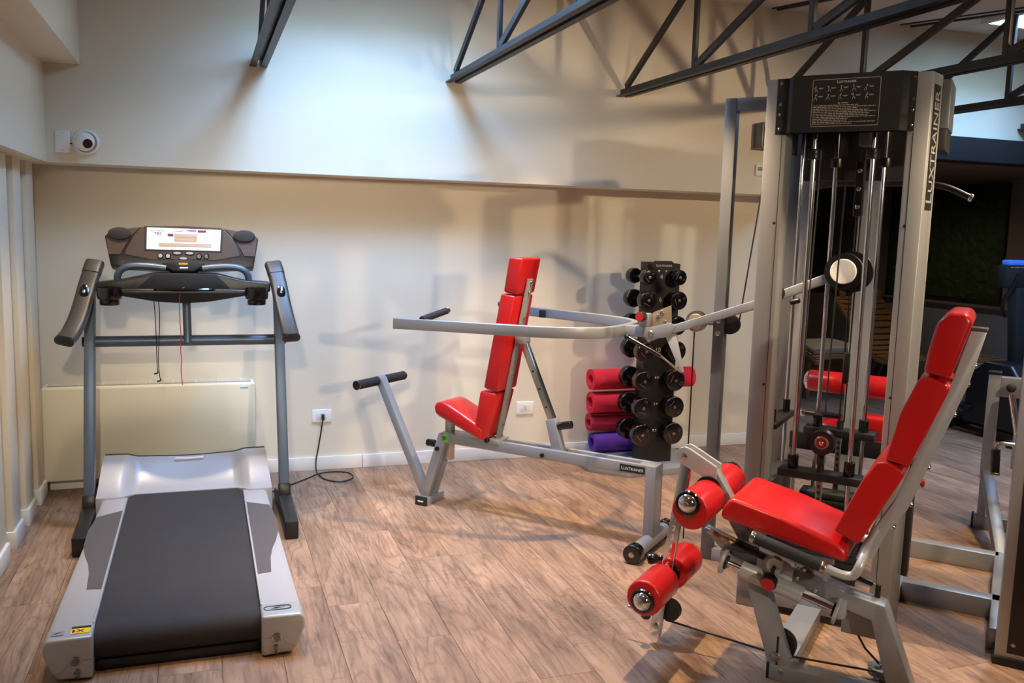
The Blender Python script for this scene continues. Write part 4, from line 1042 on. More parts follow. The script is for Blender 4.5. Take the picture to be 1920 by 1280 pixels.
# ================================================================== treadmill
def build_treadmill():
    XC = -.095
    T = Thing('treadmill', 'silver and black treadmill with dark belt facing the back wall', 'treadmill', (XC, 4.1, 0))
    X, Y, Z = V(1, 0, 0), V(0, 1, 0), V(0, 0, 1)
    # side rails with grip pads, end caps
    for sg in (-1, 1):
        m = lambda x: XC + sg * x          # x measured outward from the centre line
        bm = BM()
        sec = [(.277, .03), (.277, .146), (.284, .152), (.40, .152), (.418, .143), (.427, .12), (.415, .05), (.39, .03)]
        A = [bm.verts.new((m(x), 3.24, z)) for x, z in sec]; B = [bm.verts.new((m(x - (.024 if x > .3 else 0)), 4.735, z)) for x, z in sec]
        fs = [bm.faces.new(A), bm.faces.new(B[::-1])] + [bm.faces.new((A[i], B[i], B[(i + 1) % 8], A[(i + 1) % 8])) for i in range(8)]
        bmesh.ops.recalc_face_normals(bm, faces=fs)
        rl = T.part('side_rail', bm, 'silver')
        pad = [(.275, 4.52), (.392, 4.445), (.408, 4.25), (.404, 4.06), (.385, 3.93), (.362, 3.83), (.347, 3.72), (.338, 3.56), (.275, 3.55)]
        bm = BM(); prism(bm, [(m(max(x, .286)), y) for x, y in pad], (0, 0, .1515), X, Y, (0, 0, .0018)); T.part('grip_pad', bm, 'griptape', rl)
        bm = BM(); box(bm, (min(m(.277), m(.284)), 3.24, .15), (max(m(.277), m(.284)), 4.72, .158), .002); T.part('rail_edge', bm, 'silver', rl)
        # end cap
        poly = [(.275, .004), (.385, .010), (.405, .045), (.428, .105), (.426, .135), (.412, .153), (.275, .155)]
        bm = BM(); prism(bm, [(m(x), z) for x, z in poly], (0, 3.135, 0), X, Z, (0, .115, 0), .010, 3); cp = T.part('end_cap', bm, 'light')
        for x, z, r in ((.327, .072, .014), (.323, .034, .010), (.322, .018, .007)):
            bm = BM(); lathe(bm, [(r * .7, .0), (r * 1.25, 0), (r * 1.25, .003), (r, .004), (r * .95, .001), (0, .001)], (m(x), 3.135, z), (0, -1, 0), 20); T.part('screw_recess', bm, 'steel', cp)
            bm = BM(); lathe(bm, [(0, 0), (r * .8, 0), (r * .8, .002), (0, .002)], (m(x), 3.1345, z), (0, -1, 0), 16); T.part('screw_hole', bm, 'greydark', cp)
        bm = BM()
        tube(bm, smooth_path([(m(.277), 3.1345, .075), (m(.34), 3.1345, .068), (m(.365), 3.1345, .045), (m(.392), 3.1345, .030)], 4), .0012, 6); T.part('cap_seam', bm, 'greyprint', cp)
        if sg > 0:       # oval emblem with a forked arrow mark
            bm = BM(); ov = []
            c = V(m(.335), 3.20, .1553)
            for i in range(25):
                a = 2 * PI * i / 24; ca, sa = math.cos(a), math.sin(a)
                ov.append(c + V(.048 * (abs(ca) ** .6) * (1 if ca > 0 else -1), .017 * (abs(sa) ** .6) * (1 if sa > 0 else -1), 0))
            tube(bm, ov, .0018, 6); em = T.part('oval_emblem', bm, 'ink', cp)
            bm = BM()
            prism(bm, [(-.024, -.006), (-.006, .006), (.010, .007), (.002, .001)], c, X, Y, (0, 0, .0008)); prism(bm, [(-.010, -.009), (.004, .0), (.026, .0), (.002, -.003)], c, X, Y, (0, 0, .0008))
            T.part('arrow_mark', bm, 'ink', em)
        else:            # warning sticker and small dark emblem
            bm = BM(); box(bm, (m(.345), 3.165, .1552), (m(.285), 3.205, .1562)); ws = T.part('warning_sticker', bm, 'yellow', cp, 'yellow warning sticker with a red cross')
            bm = BM(); box(bm, (m(.345), 3.207, .1552), (m(.285), 3.222, .1562)); T.part('sticker_header', bm, 'panelblack', cp)
            bm = BM()
            for d in (1, -1):
                beam(bm, (m(.315) - .010, 3.185 - .010 * d, .1566), (m(.315) + .010, 3.185 + .010 * d, .1566), .005, .0008, bev=0)
            T.part('red_cross', bm, 'warnred', ws)
            bm = BM(); box(bm, (m(.34), 3.175, .1562), (m(.333), 3.195, .1566)); beam(bm, (m(.338), 3.172, .1564), (m(.328), 3.186, .1564), .002, .0006, bev=0); T.part('pictogram', bm, 'panelblack', ws)
            bm = BM(); box(bm, (m(.405), 3.165, .1552), (m(.365), 3.195, .1558)); eb = T.part('emblem', bm, 'greyprint', cp)
            bm = BM(); c = V(m(.385), 3.18, .1560)
            prism(bm, [(-.014, -.008), (-.002, .006), (.012, .008), (.002, .0)], c, X, Y, (0, 0, .0004)); T.part('arrow_mark', bm, 'ink', eb)
    # belt, deck and rear roller housing
    prof = [(4.80, .146), (3.235, .146)] + [(3.235 - .058 * math.sin(a), .088 + .058 * math.cos(a)) for a in [k * PI / 10 for k in range(1, 10)]] + [(3.235, .045), (4.80, .045)]
    bm = BM(); prism(bm, prof, (XC - .274, 0, 0), Y, Z, (.548, 0, 0)); T.part('running_belt', bm, 'belt')
    bm = BM(); box(bm, (XC - .27, 3.19, .004), (XC + .27, 3.23, .040), .004); T.part('rear_bar', bm, 'black')
    # motor hood
    bm = BM(); nx, ny = 36, 14; G = []
    def S(x, a, b):
        t = max(0, min(1, (x - a) / (b - a))); return t * t * (3 - 2 * t)
    for i in range(nx + 1):
        x = -.406 + .812 * i / nx; k = S(abs(x), .245, .30); y0 = 4.795 + (4.715 - 4.795) * k; row = []
        for j in range(ny + 1):
            v = j / ny
            zc = .150 + .128 * (v ** 1.25) - .01 * math.sin(PI * v); zp = .154 + .148 * S(v, -.15, .95)
            row.append(bm.verts.new((XC + x * (1 + .045 * (1 - v) * k), y0 + (5.03 - y0) * v, zc + (zp - zc) * (k * (1 - .5 * v) + .5 * v * S(abs(x), 0, .38)))))
        row.append(bm.verts.new((XC + x * 1.0, 5.06, row[-1].co.z - .04))); row.append(bm.verts.new((XC + x, 5.06, .05)))
        G.append(row)
    for A, B in zip(G, G[1:]):
        for j in range(len(A) - 1):
            bm.faces.new((A[j], B[j], B[j + 1], A[j + 1]))
    for sd in (0, nx):      # side skirts
        prev = None
        for vtx in G[sd]:
            lowv = bm.verts.new((vtx.co.x, vtx.co.y, .05))
            if prev:
                try:
                    bm.faces.new((prev[0], vtx, lowv, prev[1]))
                except ValueError:
                    pass
            prev = (vtx, lowv)
    prev = None
    for row in G:
        lowv = bm.verts.new((row[0].co.x, row[0].co.y, .05))
        if prev:
            bm.faces.new((prev[0], row[0], lowv, prev[1]))
        prev = (row[0], lowv)
    edge = [r_[ny].co.copy() for r_ in G]
    bmesh.ops.recalc_face_normals(bm, faces=bm.faces)
    hood = T.part('motor_hood', bm, 'silver', ang=50)
    bm = BM(); tube(bm, [p + V(0, .006, .001) for p in edge], .004, 8); T.part('hood_edge', bm, 'black', hood)
    bm = BM()
    sweep(bm, [V(XC - .06 + .018 * k, 5.0, .2705 + .00016 * (k - 4) ** 2) for k in range(9)], [(-.005, 0), (.005, 0), (.005, .004), (-.005, .004)], up=(0, -.45, 1)); T.part('hood_badge', bm, 'white', hood)
    # foot boxes, uprights
    for sg, xb, xt in ((-1, -.552, -.548), (1, .396, .386)):
        bm = BM()
        prof = [(4.345, .0), (4.335, .095), (4.60, .105), (4.68, .115), (4.82, .115), (5.05, .06), (5.05, 0)]
        prism(bm, prof, (xb - .033, 0, 0), Y, Z, (.066, 0, 0), .008, 2); T.part('foot_box', bm, 'black')
        bm = BM(); beam(bm, (xb, 4.758, .10), (xb, 4.775, .165), .060, .085, up=(0, 1, 0), bev=.006); T.part('upright_boot', bm, 'black')
        bm = BM(); beam(bm, (xb, 4.760, .10), (xt, 5.045, 1.23), .050, .072, up=(0, 1, 0), bev=.005); up_ = T.part('upright', bm, 'tread_frame')
        bm = BM(); cyl(bm, (xt + sg * .026, 4.972, .915), (xt + sg * .038, 4.972, .915), .026, seg=20, bev=.003); T.part('bolt_cover', bm, 'blackgloss', up_)
        # handle bar
        if sg < 0:
            path = [(-.520, 5.02, 1.315), (-.530, 4.975, 1.275), (-.548, 4.92, 1.205), (-.562, 4.85, 1.13), (-.578, 4.76, 1.055), (-.600, 4.68, .995), (-.618, 4.62, .968)]
        else:
            path = [(.362, 5.02, 1.32), (.372, 4.975, 1.28), (.386, 4.92, 1.208), (.396, 4.85, 1.13), (.408, 4.76, 1.052), (.416, 4.68, 1.0), (.420, 4.62, .972)]
        pth = smooth_path(path, 5)
        sec = rrect(.086, .046, .018, 4)
        k0 = 6
        bm = BM(); sweep(bm, pth[k0:], sec, up=(0, -.7, .7)); hb = T.part('handle_bar', bm, 'handle_plastic', ang=50)
        bm = BM(); sweep(bm, pth[:k0 + 1], rrect(.090, .052, .02, 4), up=(0, -.7, .7)); T.part('handle_sleeve', bm, 'handle_plastic', hb, ang=50)
        e, e0 = pth[-1], pth[-2]; dd = (e - e0).normalized()
        bm = BM(); sweep(bm, [e, e + dd * .012], rrect(.090, .046, .02, 4), up=(0, -.7, .7)); ec = T.part('handle_end', bm, 'blackgloss', hb)
        bm = BM(); sweep(bm, [e + dd * .010, e + dd * .0135], rrect(.062, .020, .0095, 4), up=(0, -.7, .7)); T.part('end_slot', bm, 'black', hb)
        c = pth[13]; nrm = V(0, -1, .55).normalized()
        nrm = V(0, -.80, .62).normalized()
        bm = BM(); lathe(bm, [(.034, 0), (.032, .006), (.02, .010), (0, .011)], c + nrm * .019, nrm, 24)
        for v in bm.verts:
            q = v.co - c; v.co = c + V(q.x * .68, q.y, q.z) + V(0, 0, q.z * .35)
        so = T.part('pulse_sensor', bm, 'blackgloss', hb)
        bm = BM(); sphere(bm, c + nrm * .030 + V(0, 0, -.005), .011, .8, .5, 1.6); T.part('sensor_light', bm, 'chrome', hb)
    bm = BM(); cyl(bm, (-.525, 4.975, .915), (.362, 4.975, .915), .028, seg=26); T.part('cross_bar', bm, 'tread_frame')
    bm = BM(); tube(bm, [(-.080, 4.955, .905), (-.080, 4.965, .96), (-.083, 4.975, 1.15)], .021, 18); T.part('stem', bm, 'tread_frame')
    # accessory tray with bottle cups
    top = [(-.512, 1.222), (-.391, 1.238), (-.30, 1.257), (-.24, 1.272), (.07, 1.272), (.13, 1.257), (.212, 1.238), (.340, 1.228)]
    bot = [(.340, 1.178), (.211, 1.158), (.12, 1.142), (.033, 1.127), (-.092, 1.118), (-.226, 1.127), (-.31, 1.142), (-.385, 1.155), (-.512, 1.175)]
    bm = BM(); prism(bm, top + bot, (0, 4.90, 0), X, Z, (0, .11, 0), .010, 3); tr_ = T.part('tray', bm, 'black')
    lip = [(-.45, 1.19), (-.30, 1.195), (.13, 1.195), (.27, 1.19), (.211, 1.160), (.033, 1.129), (-.092, 1.120), (-.226, 1.129), (-.385, 1.157)]
    bm = BM(); prism(bm, lip, (0, 4.858, 0), X, Z, (0, .05, 0), .012, 3); T.part('tray_front', bm, 'black', tr_)
    bm = BM(); prism(bm, [(-.235, 1.270), (.065, 1.270), (.135, 1.198), (.10, 1.178), (.0, 1.168), (-.17, 1.168), (-.275, 1.178), (-.315, 1.198)], (0, 4.897, 0), X, Z, (0, .012, 0), .002); T.part('book_rest', bm, 'blackmatte', tr_)
    bm = BM()
    for v in [1]:
        lathe(bm, [(0, 0), (.145, 0), (.15, .004), (.14, .010), (0, .012)], (-.09, 4.868, 1.190), (0, 0, 1), 36)
    for v in bm.verts:
        v.co.y = 4.868 + (v.co.y - 4.868) * .30
    T.part('tray_lip', bm, 'blackgloss', tr_)
    for x in (-.438, .264):
        bm = BM(); lathe(bm, [(0, 0), (.044, 0), (.047, .004), (.047, .026), (.056, .032), (.060, .050), (.058, .088), (.053, .088), (.050, .035), (0, .03)], (x, 4.825, 1.117), (0, 0, 1), 32); cu = T.part('cup_holder', bm, 'blackgloss')
        bm = BM(); box(bm, (x - .035, 4.86, 1.165), (x + .035, 4.91, 1.195), .006); T.part('cup_bracket', bm, 'black', cu)
    # console: tilted slab
    KT = .35
    ux = X; uy = V(0, KT, 1); og = V(0, 5.0 - 1.4 * KT, 0); nn = V(0, -1, KT).normalized()
    def cp_(x, z, off=0.0):
        return og + ux * x + uy * z + nn * off
    out = [(-.472, 1.455), (-.442, 1.485), (-.287, 1.508), (-.093, 1.516), (.10, 1.508), (.255, 1.487), (.287, 1.458), (.258, 1.303), (.203, 1.303), (.09, 1.298), (0, 1.29), (-.19, 1.29), (-.28, 1.298), (-.39, 1.303), (-.442, 1.305)]
    bm = BM(); prism(bm, out, og, ux, uy, -nn * .075, .008, 2); con = T.part('console', bm, 'black')
    fc = [(-.285, 1.508), (-.093, 1.514), (.10, 1.508), (.145, 1.46), (.185, 1.385), (.190, 1.362), (.06, 1.336), (-.02, 1.342), (-.093, 1.332), (-.165, 1.342), (-.245, 1.336), (-.378, 1.362), (-.372, 1.385), (-.33, 1.46)]
    bm = BM(); prism(bm, fc, cp_(0, 0, .003) , ux, uy, -nn * .006, .002, 1); T.part('console_face', bm, 'bronze', con)
    for sg in (-1, 1):
        m = lambda x: -.093 + sg * x
        wg = [(.372, 1.452), (.345, 1.480), (.205, 1.503), (.252, 1.455), (.292, 1.385), (.303, 1.360), (.360, 1.360)]
        bm = BM(); prism(bm, [(m(a), b) for a, b in wg], cp_(0, 0, .004), ux, uy, -nn * .006, .002, 1); T.part('console_wing', bm, 'bronze', con)
        bm = BM(); el = [(m(.307) + .056 * math.cos(2 * PI * k / 28), 1.465 + .031 * math.sin(2 * PI * k / 28)) for k in range(28)]
        prism(bm, el, cp_(0, 0, .016), ux, uy, -nn * .014, .004, 2); T.part('speaker_pad', bm, 'blackmatte', con)
    # display panel
    bm = BM(); prism(bm, [(-.283, 1.382), (.098, 1.379), (.105, 1.500), (-.280, 1.506)], cp_(0, 0, .005), ux, uy, -nn * .004, .001, 1); T.part('display_frame', bm, 'panelblack', con)
    bm = BM(); prism(bm, [(-.273, 1.389), (.088, 1.386), (.096, 1.496), (-.270, 1.501)], cp_(0, 0, .0065), ux, uy, -nn * .003); dp = T.part('display_panel', bm, 'screen', con)
    def flat(name, x0, z0, x1, z1, mat, off=.0072):
        bm = BM(); prism(bm, [(x0, z0), (x1, z0), (x1, z1), (x0, z1)], cp_(0, 0, off), ux, uy, -nn * .001); return T.part(name, bm, mat, dp)
    for q in ((-.137, 1.453, -.026, 1.470), (-.137, 1.430, -.026, 1.452), (-.212, 1.403, .044, 1.421)):
        flat('window_border', *q, 'greyprint', .0069)
    flat('speed_window', -.135, 1.455, -.028, 1.468, 'lcd'); flat('time_window', -.135, 1.432, -.028, 1.450, 'lcd')
    flat('graph_window', -.210, 1.405, .042, 1.419, 'lcd'); flat('small_window', -.170, 1.457, -.142, 1.470, 'lcd_dark'); flat('clock_window', -.022, 1.480, .020, 1.492, 'lcd_dark')
    bm = BM(); prism(bm, [(-.135, 1.482), (-.105, 1.482), (-.085, 1.488), (-.060, 1.482), (-.028, 1.482), (-.028, 1.494), (-.060, 1.494), (-.085, 1.489), (-.135, 1.485)], cp_(0, 0, .0072), ux, uy, -nn * .001); T.part('purple_graph', bm, 'purple_print', dp)
    T.text('model_lettering', 'TR5', .021, cp_(-.218, 1.469, .0068), ux, uy, 'ink', dp)
    bm = BM(); x = -.257
    for w in (.016, .012, .020, .014):
        prism(bm, [(x, 1.482), (x + w, 1.482), (x + w + .002, 1.4855), (x + .002, 1.4855)], cp_(0, 0, .0072), ux, uy, -nn * .001); x += w + .003
    T.part('script_print', bm, 'greyprint', dp)
    bm = BM()
    for i in range(6):
        for j, xx in enumerate((-.010, .012, .024, .044, .062, .074)):
            zz = 1.472 - i * .0105
            a = .0022 if j in (0, 3) else .0032
            prism(bm, [(xx - a, zz - .0014), (xx + a, zz - .0014), (xx + a, zz + .0014), (xx - a, zz + .0014)], cp_(0, 0, .0072), ux, uy, -nn * .001)
    T.part('key_print', bm, 'greyprint', dp)
    bm = BM()
    for xx in (-.205, -.135, -.068, .002):
        prism(bm, [(xx, 1.396), (xx + .003, 1.396), (xx + .003, 1.399), (xx, 1.399)], cp_(0, 0, .0072), ux, uy, -nn * .001)
    T.part('scale_ticks', bm, 'panelblack', dp)
    # buttons
    for x, z in ((-.205, 1.358), (-.168, 1.357), (-.016, 1.357), (.020, 1.358)):
        bm = BM(); el = [(x + .0145 * math.cos(2 * PI * k / 20), z + .0150 * math.sin(2 * PI * k / 20)) for k in range(20)]
        prism(bm, el, cp_(0, 0, .008), ux, uy, -nn * .006, .002, 1); b_ = T.part('round_button', bm, 'blackgloss', con)
        bm = BM(); el = [(x - .001 + .0105 * math.cos(2 * PI * k / 20), z - .002 + .0110 * math.sin(2 * PI * k / 20)) for k in range(20)]
        prism(bm, el, cp_(0, 0, .0105), ux, uy, -nn * .004, .001, 1); T.part('button_face', bm, 'silver' if x < -.1 else 'greydark', con)
    for x, z in ((-.124, 1.371), (-.063, 1.371), (-.094, 1.344)):
        for rr, mt, of in ((1.0, 'black', .007), (.78, 'silver', .0085)):
            bm = BM(); el = [(x + .025 * rr * math.cos(2 * PI * k / 20), z + .0085 * rr * math.sin(2 * PI * k / 20)) for k in range(20)]
            prism(bm, el, cp_(0, 0, of), ux, uy, -nn * .004, .001, 1); T.part('oval_button' if rr == 1 else 'button_face', bm, mt, con)
    # lower housing and support loops
    bm = BM(); prism(bm, [(-.20, 1.318), (-.135, 1.334), (-.052, 1.334), (.012, 1.318), (.0, 1.300), (-.045, 1.275), (-.142, 1.275), (-.188, 1.300)], cp_(0, 0, .022), ux, uy, -nn * .07, .008, 2); lh = T.part('lower_housing', bm, 'blackmatte', con)
    bm = BM(); prism(bm, [(-.117, 1.308), (-.073, 1.308), (-.073, 1.318), (-.117, 1.318)], cp_(0, 0, .0228), ux, uy, -nn * .002); T.part('orange_label', bm, 'orange', con)
    bm = BM(); prism(bm, [(-.112, 1.289), (-.072, 1.289), (-.072, 1.296), (-.112, 1.296)], cp_(0, 0, .0228), ux, uy, -nn * .002); T.part('white_label', bm, 'white', con)
    for sg in (-1, 1):
        m = lambda x: -.09 + sg * x
        bm = BM(); tube(bm, smooth_path([(m(.322), 4.955, 1.225), (m(.318), 4.95, 1.262), (m(.296), 4.945, 1.290), (m(.25), 4.943, 1.305), (m(.17), 4.945, 1.305), (m(.09), 4.95, 1.295)], 5), .0175, 16); T.part('support_loop', bm, 'tread_frame')
    # cords
    bm = BM(); tube(bm, smooth_path([(-.090, 4.870, 1.203), (-.104, 4.852, 1.195), (-.113, 4.846, 1.15), (-.114, 4.846, 1.05), (-.110, 4.846, .95), (-.113, 4.846, .88), (-.109, 4.846, .83), (-.113, 4.846, .77), (-.106, 4.846, .70)], 4), .0022, 6); T.part('safety_cord', bm, 'cord_red')
    for dx, zend in ((0, .755), (.022, .715)):
        bm = BM(); tube(bm, smooth_path([(-.240 + dx, 4.92, 1.14), (-.235 + dx, 4.92, 1.05), (-.232 + dx * .6, 4.92, .92), (-.231 + dx * .3, 4.92, .82), (-.230 + dx * .5, 4.92, zend + .02), (-.226 + dx * .6, 4.92, zend)], 4), .0022, 6); k_ = T.part('audio_lead', bm, 'cord')
        bm = BM(); tube(bm, [(-.226 + dx * .6, 4.92, zend + .006), (-.232 + dx * .6, 4.92, zend - .004), (-.246 + dx * .6, 4.92, zend - .006)], .004, 8); T.part('jack_plug', bm, 'black', k_)
build_treadmill()

# ================================================================== wall fittings
def build_wall():
    T = Thing('fan_coil_heater', 'low cream fan coil heater cabinet on the wall behind the treadmill', 'heater', (-.29, 5.5, 0))
    bm = BM(); box(bm, (-.862, 5.43, .062), (.285, 5.585, .600), .014, 3); b_ = T.part('cabinet', bm, 'cream')
    bm = BM(); box(bm, (-.83, 5.465, .598), (.262, 5.575, .604), .002); g = T.part('top_grille', bm, 'grille')
    for k in range(9):
        x = -.80 + k * .125
        bm = BM(); box(bm, (x, 5.468, .603), (x + .004, 5.572, .607)); T.part('grille_rib', bm, 'cream', g)
    for k in range(5):
        y = 5.478 + k * .021
        bm = BM(); box(bm, (-.828, y, .603), (.26, y + .004, .606)); T.part('grille_slat', bm, 'cream', g)
    bm = BM(); box(bm, (-.838, 5.50, 0), (-.62, 5.585, .066), .003); T.part('plinth', bm, 'white')
    bm = BM(); box(bm, (.05, 5.50, 0), (.26, 5.585, .066), .003); T.part('plinth', bm, 'white')
    bm = BM(); x = .20
    for w in (.008, .006, .010, .007, .006):
        box(bm, (x, 5.4288, .566), (x + w, 5.4302, .574)); x += w + .002
    T.part('maker_print', bm, 'cyanprint', b_)
    def outlet(label, x0, x1, z0, z1, socket):
        O = Thing('wall_outlet', label, 'outlet', ((x0 + x1) / 2, YB, (z0 + z1) / 2), group='wall outlets')
        bm = BM(); box(bm, (x0, YB - .010, z0), (x1, YB, z1), .004, 3); O.part('plate', bm, 'white')
        w = (x1 - x0) * .56; cx = (x0 + x1) / 2; cz = (z0 + z1) / 2
        for k in range(3):
            a = cx - w / 2 + w / 3 * k
            bm = BM(); box(bm, (a + .0006, YB - .0125, cz - .022), (a + w / 3 - .0006, YB - .008, cz + .022), .001); md = O.part('module', bm, 'skirt')
            if k == 1 and socket:
                for dz in (-.011, 0, .011):
                    bm = BM(); cyl(bm, (a + w / 6, YB - .0132, cz + dz), (a + w / 6, YB - .0122, cz + dz), .0028, seg=10); O.part('pin_hole', bm, 'black', md)
        return O
    outlet('white wall outlet with the treadmill plug in it', .634, .755, .306, .388, False)
    outlet('white wall outlet with an empty socket behind the press bench', 1.993, 2.117, .301, .388, True)
    P = Thing('power_cable', 'black power cable looping on the floor beside the treadmill', 'cable', (.70, 5.40, 0))
    pts = CABLE
    bm = BM(); tube(bm, smooth_path(pts, 6), .0042, 8); P.part('cord', bm, 'cord')
    bm = BM(); box(bm, (.690, 5.542, .325), (.708, 5.577, .362), .005); P.part('plug', bm, 'black')
    C = Thing('security_camera', 'white dome security camera high on the wall', 'camera', (-.578, YU, 1.939))
    bm = BM(); lathe(bm, [(.068, 0), (.068, .010), (.064, .018), (.055, .022)], (-.572, YU, 1.939), (0, -1, 0), 36); C.part('mount_ring', bm, 'white')
    bm = BM(); sphere(bm, (-.578, YU - .030, 1.940), .050, u=28, v=18); ey = C.part('eyeball', bm, 'white')
    d = V(.42, -1, -.28).normalized(); c = V(-.578, YU - .030, 1.940)
    bm = BM(); lathe(bm, [(.030, .038), (.031, .049), (.026, .053), (.022, .046)], c, d, 28); C.part('lens_ring', bm, 'white', ey)
    bm = BM(); lathe(bm, [(0, .048), (.021, .047), (.024, .049), (.025, .0505), (0, .0515)], c, d, 28); C.part('lens', bm, 'blackgloss', ey)
    bm = BM(); box(bm, (-.655, YU - .008, 1.926), (-.638, YU - .002, 1.932), .002); C.part('cable_gland', bm, 'black')
    J = Thing('junction_plate', 'blank white junction box cover beside the dome camera', 'cover plate', (-.683, YU, 1.938))
    bm = BM(); box(bm, (-.722, YU - .008, 1.880), (-.648, YU, 1.996), .003, 2); pl = J.part('cover', bm, 'white')
    for z in (1.892, 1.984):
        bm = BM(); box(bm, (-.692, YU - .0095, z - .003), (-.678, YU - .0075, z + .003), .001); J.part('screw_tab', bm, 'cream', pl)
    S = Thing('wall_speaker', 'dark grey box on the wall seen between rear post and weight tower', 'speaker', (3.62, YU, 2.13))
    bm = BM(); box(bm, (3.54, YU - .10, 2.13), (3.72, YU, 2.30), .008); sb = S.part('cabinet', bm, 'greydark')
    bm = BM(); box(bm, (3.55, YU - .104, 2.14), (3.71, YU - .099, 2.27), .002); S.part('grille', bm, 'panelblack', sb)
    H = Thing('thermostat', 'small white wall control below the dark grey box', 'thermostat', (3.60, YU, 1.955))
    bm = BM(); box(bm, (3.565, YU - .02, 1.952), (3.635, YU, 2.025), .004, 2); hb = H.part('housing', bm, 'white')
    bm = BM(); box(bm, (3.575, YU - .022, 1.985), (3.615, YU - .019, 2.012), .001); H.part('window', bm, 'grille', hb)
CABLE = [(.699, 5.548, .342), (.697, 5.535, .335), (.690, 5.535, .30), (.683, 5.545, .24), (.670, 5.555, .15), (.656, 5.555, .07), (.654, 5.53, .016), (.658, 5.48, .005), (.673, 5.377, .005), (.717, 5.30, .005), (.771, 5.27, .005), (.831, 5.306, .005), (.86, 5.367, .005), (.848, 5.448, .005),
         (.807, 5.487, .005), (.753, 5.497, .006), (.663, 5.448, .013), (.583, 5.382, .006), (.466, 5.263, .005), (.36, 5.16, .005), (.25, 5.10, .02)]
build_wall()

# ================================================================== the dim alcove behind
def moss_panel(label, o, ux, w, h, n, seed):
    rd = random.Random(seed)
    T = Thing('moss_panel', label, 'wall panel', o, group='moss panels')
    o = V(o); ux = V(ux); n = V(n)
    bm = BM(); prism(bm, [(0, 0), (w, 0), (w, h), (0, h)], o, ux, (0, 0, 1), n * .025); T.part('backing', bm, 'blackmatte')
    bm = BM(); N_, M_ = int(w / .03), int(h / .03); G = []
    for i in range(N_ + 1):
        row = []
        for j in range(M_ + 1):
            e = min(i, N_ - i, j, M_ - j)
            d = .026 if e == 0 else .03 + rd.random() * .035
            row.append(bm.verts.new(o + ux * (.02 + (w - .04) * i / N_) + V(0, 0, .02 + (h - .14) * j / M_) + n * d))
        G.append(row)
    for A, B in zip(G, G[1:]):
        for j in range(M_):
            bm.faces.new((A[j], B[j], B[j + 1], A[j + 1]))
    bmesh.ops.recalc_face_normals(bm, faces=bm.faces)
    mo = T.part('moss', bm, 'moss'); mo['kind'] = 'stuff'
moss_panel('dark green moss panel on the alcove side wall, right of the weight tower', (XR - .004, 6.64, .93), (0, 1, 0), 1.55, 1.19, (-1, 0, 0), 1)
moss_panel('dark green moss panel on the alcove back wall, seen between the guide rods', (5.4, YA - .004, .9), (1, 0, 0), 1.74, 1.19, (0, -1, 0), 2)

def lounger(label, o, rz, back):
    T = Thing('slatted_lounger', label, 'lounger', o, rz, lambda *a: V(a))
    T.org = V(0, 0, 0)
    prof = [(-.95, .40), (-.75, .46), (-.45, .47), (-.1, .38), (.15, .36), (.4, .50), (.62, .74), (.80, .93)]
    pp = smooth_path([V(a, 0, b) for a, b in prof], 4)
    for y in (-.30, .30):
        bm = BM(); sweep(bm, [p + V(0, y, -.03) for p in pp], rrect(.04, .06, .004), up=(0, 1, 0)); T.part('side_rail', bm, 'lounge_wood')
    n = len(pp)
    for k in range(1, n, 1):
        p = (pp[k - 1] + pp[k]) / 2; d = (pp[k] - pp[k - 1]).normalized(); ln = (pp[k] - pp[k - 1]).length
        bm = BM(); beam(bm, p - d * min(ln * .36, .035), p + d * min(ln * .36, .035), .64, .018, bev=.002); T.part('slat', bm, 'lounge_wood')
    for x, z in ((-.8, .42), (.45, .52)):
        for y in (-.28, .28):
            bm = BM(); box(bm, (x - .03, y - .02, 0), (x + .03, y + .02, z - .03), .003); T.part('leg', bm, 'lounge_wood')
    if back:
        bm = BM(); pts = [p + V(0, 0, .035) for p in pp[2:22]]
        sweep(bm, pts, rrect(.56, .05, .02), up=(0, 0, 1)); T.part('mattress', bm, 'cushion')
    for y in (-.25, .25):
        bm = BM(); box(bm, (.76, y - .03, .90), (.80, y + .03, 1.0), .004); T.part('head_block', bm, 'lounge_wood')
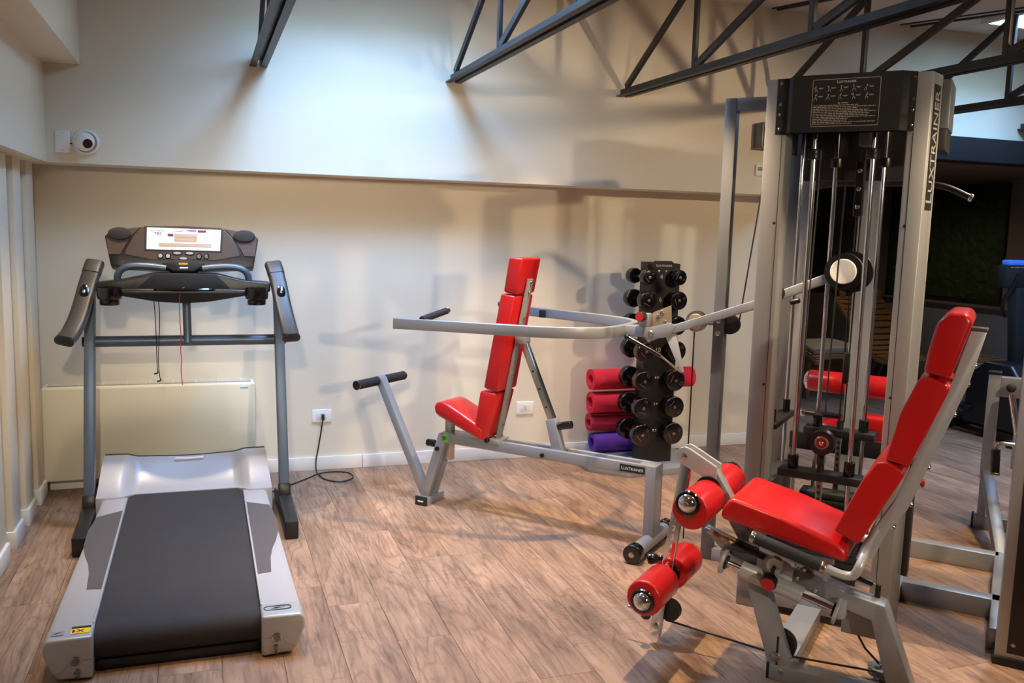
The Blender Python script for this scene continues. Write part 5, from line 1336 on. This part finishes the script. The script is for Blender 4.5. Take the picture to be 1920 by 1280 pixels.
lounger('slatted wooden lounger by the alcove side wall, right of the weight tower', (6.75, 7.05, 0), math.radians(95), False)
lounger('slatted wooden lounger deeper in the alcove, seen through the weight tower', (5.7, 7.9, 0), math.radians(95), True)

def bike():
    T = Thing('cross_trainer', 'black cross trainer with a blue-lit console at the right edge', 'gym machine', (6.05, 5.05, 0))
    bm = BM(); box(bm, (5.75, 4.95, 0), (6.35, 5.03, .06), .01); T.part('front_foot', bm, 'blackmatte')
    bm = BM(); box(bm, (5.75, 5.75, 0), (6.35, 5.83, .06), .01); T.part('rear_foot', bm, 'blackmatte')
    bm = BM(); box(bm, (5.98, 5.0, .05), (6.12, 5.8, .14), .01); T.part('base_spine', bm, 'blackmatte')
    bm = BM(); prism(bm, [(4.98, .10), (5.55, .10), (5.50, .50), (5.36, .62), (5.12, .62), (5.0, .48)], (5.83, 0, 0), (0, 1, 0), (0, 0, 1), (.40, 0, 0), .03, 3); T.part('drive_housing', bm, 'black')
    bm = BM(); beam(bm, (6.05, 5.26, .60), (6.05, 5.34, 1.30), .10, .09, up=(0, 1, 0), bev=.01); T.part('mast', bm, 'blackmatte')
    bm = BM(); box(bm, (5.88, 5.28, 1.20), (6.30, 5.36, 1.38), .012); cn = T.part('console', bm, 'blackmatte')
    bm = BM(); box(bm, (5.90, 5.285, 1.375), (6.28, 5.355, 1.415), .012); T.part('console_screen', bm, 'bluescreen', cn)
    bm = BM(); x = 5.915
    for w in (.03, .05, .04):
        box(bm, (x, 5.278, 1.355), (x + w, 5.281, 1.362)); x += w + .012
    T.part('console_print', bm, 'greyprint', cn)
    for x in (5.80, 6.32):
        bm = BM(); tube(bm, smooth_path([(6.05 + (x - 6.05) * .5, 5.30, .98), (x, 5.22, 1.08), (x, 5.14, 1.22), (x, 5.10, 1.32)], 5), .016, 10); T.part('arm_lever', bm, 'black')
    for x in (5.86, 6.20):
        bm = BM(); box(bm, (x - .06, 5.45, .20), (x + .06, 5.80, .24), .01); T.part('pedal', bm, 'black')
bike()
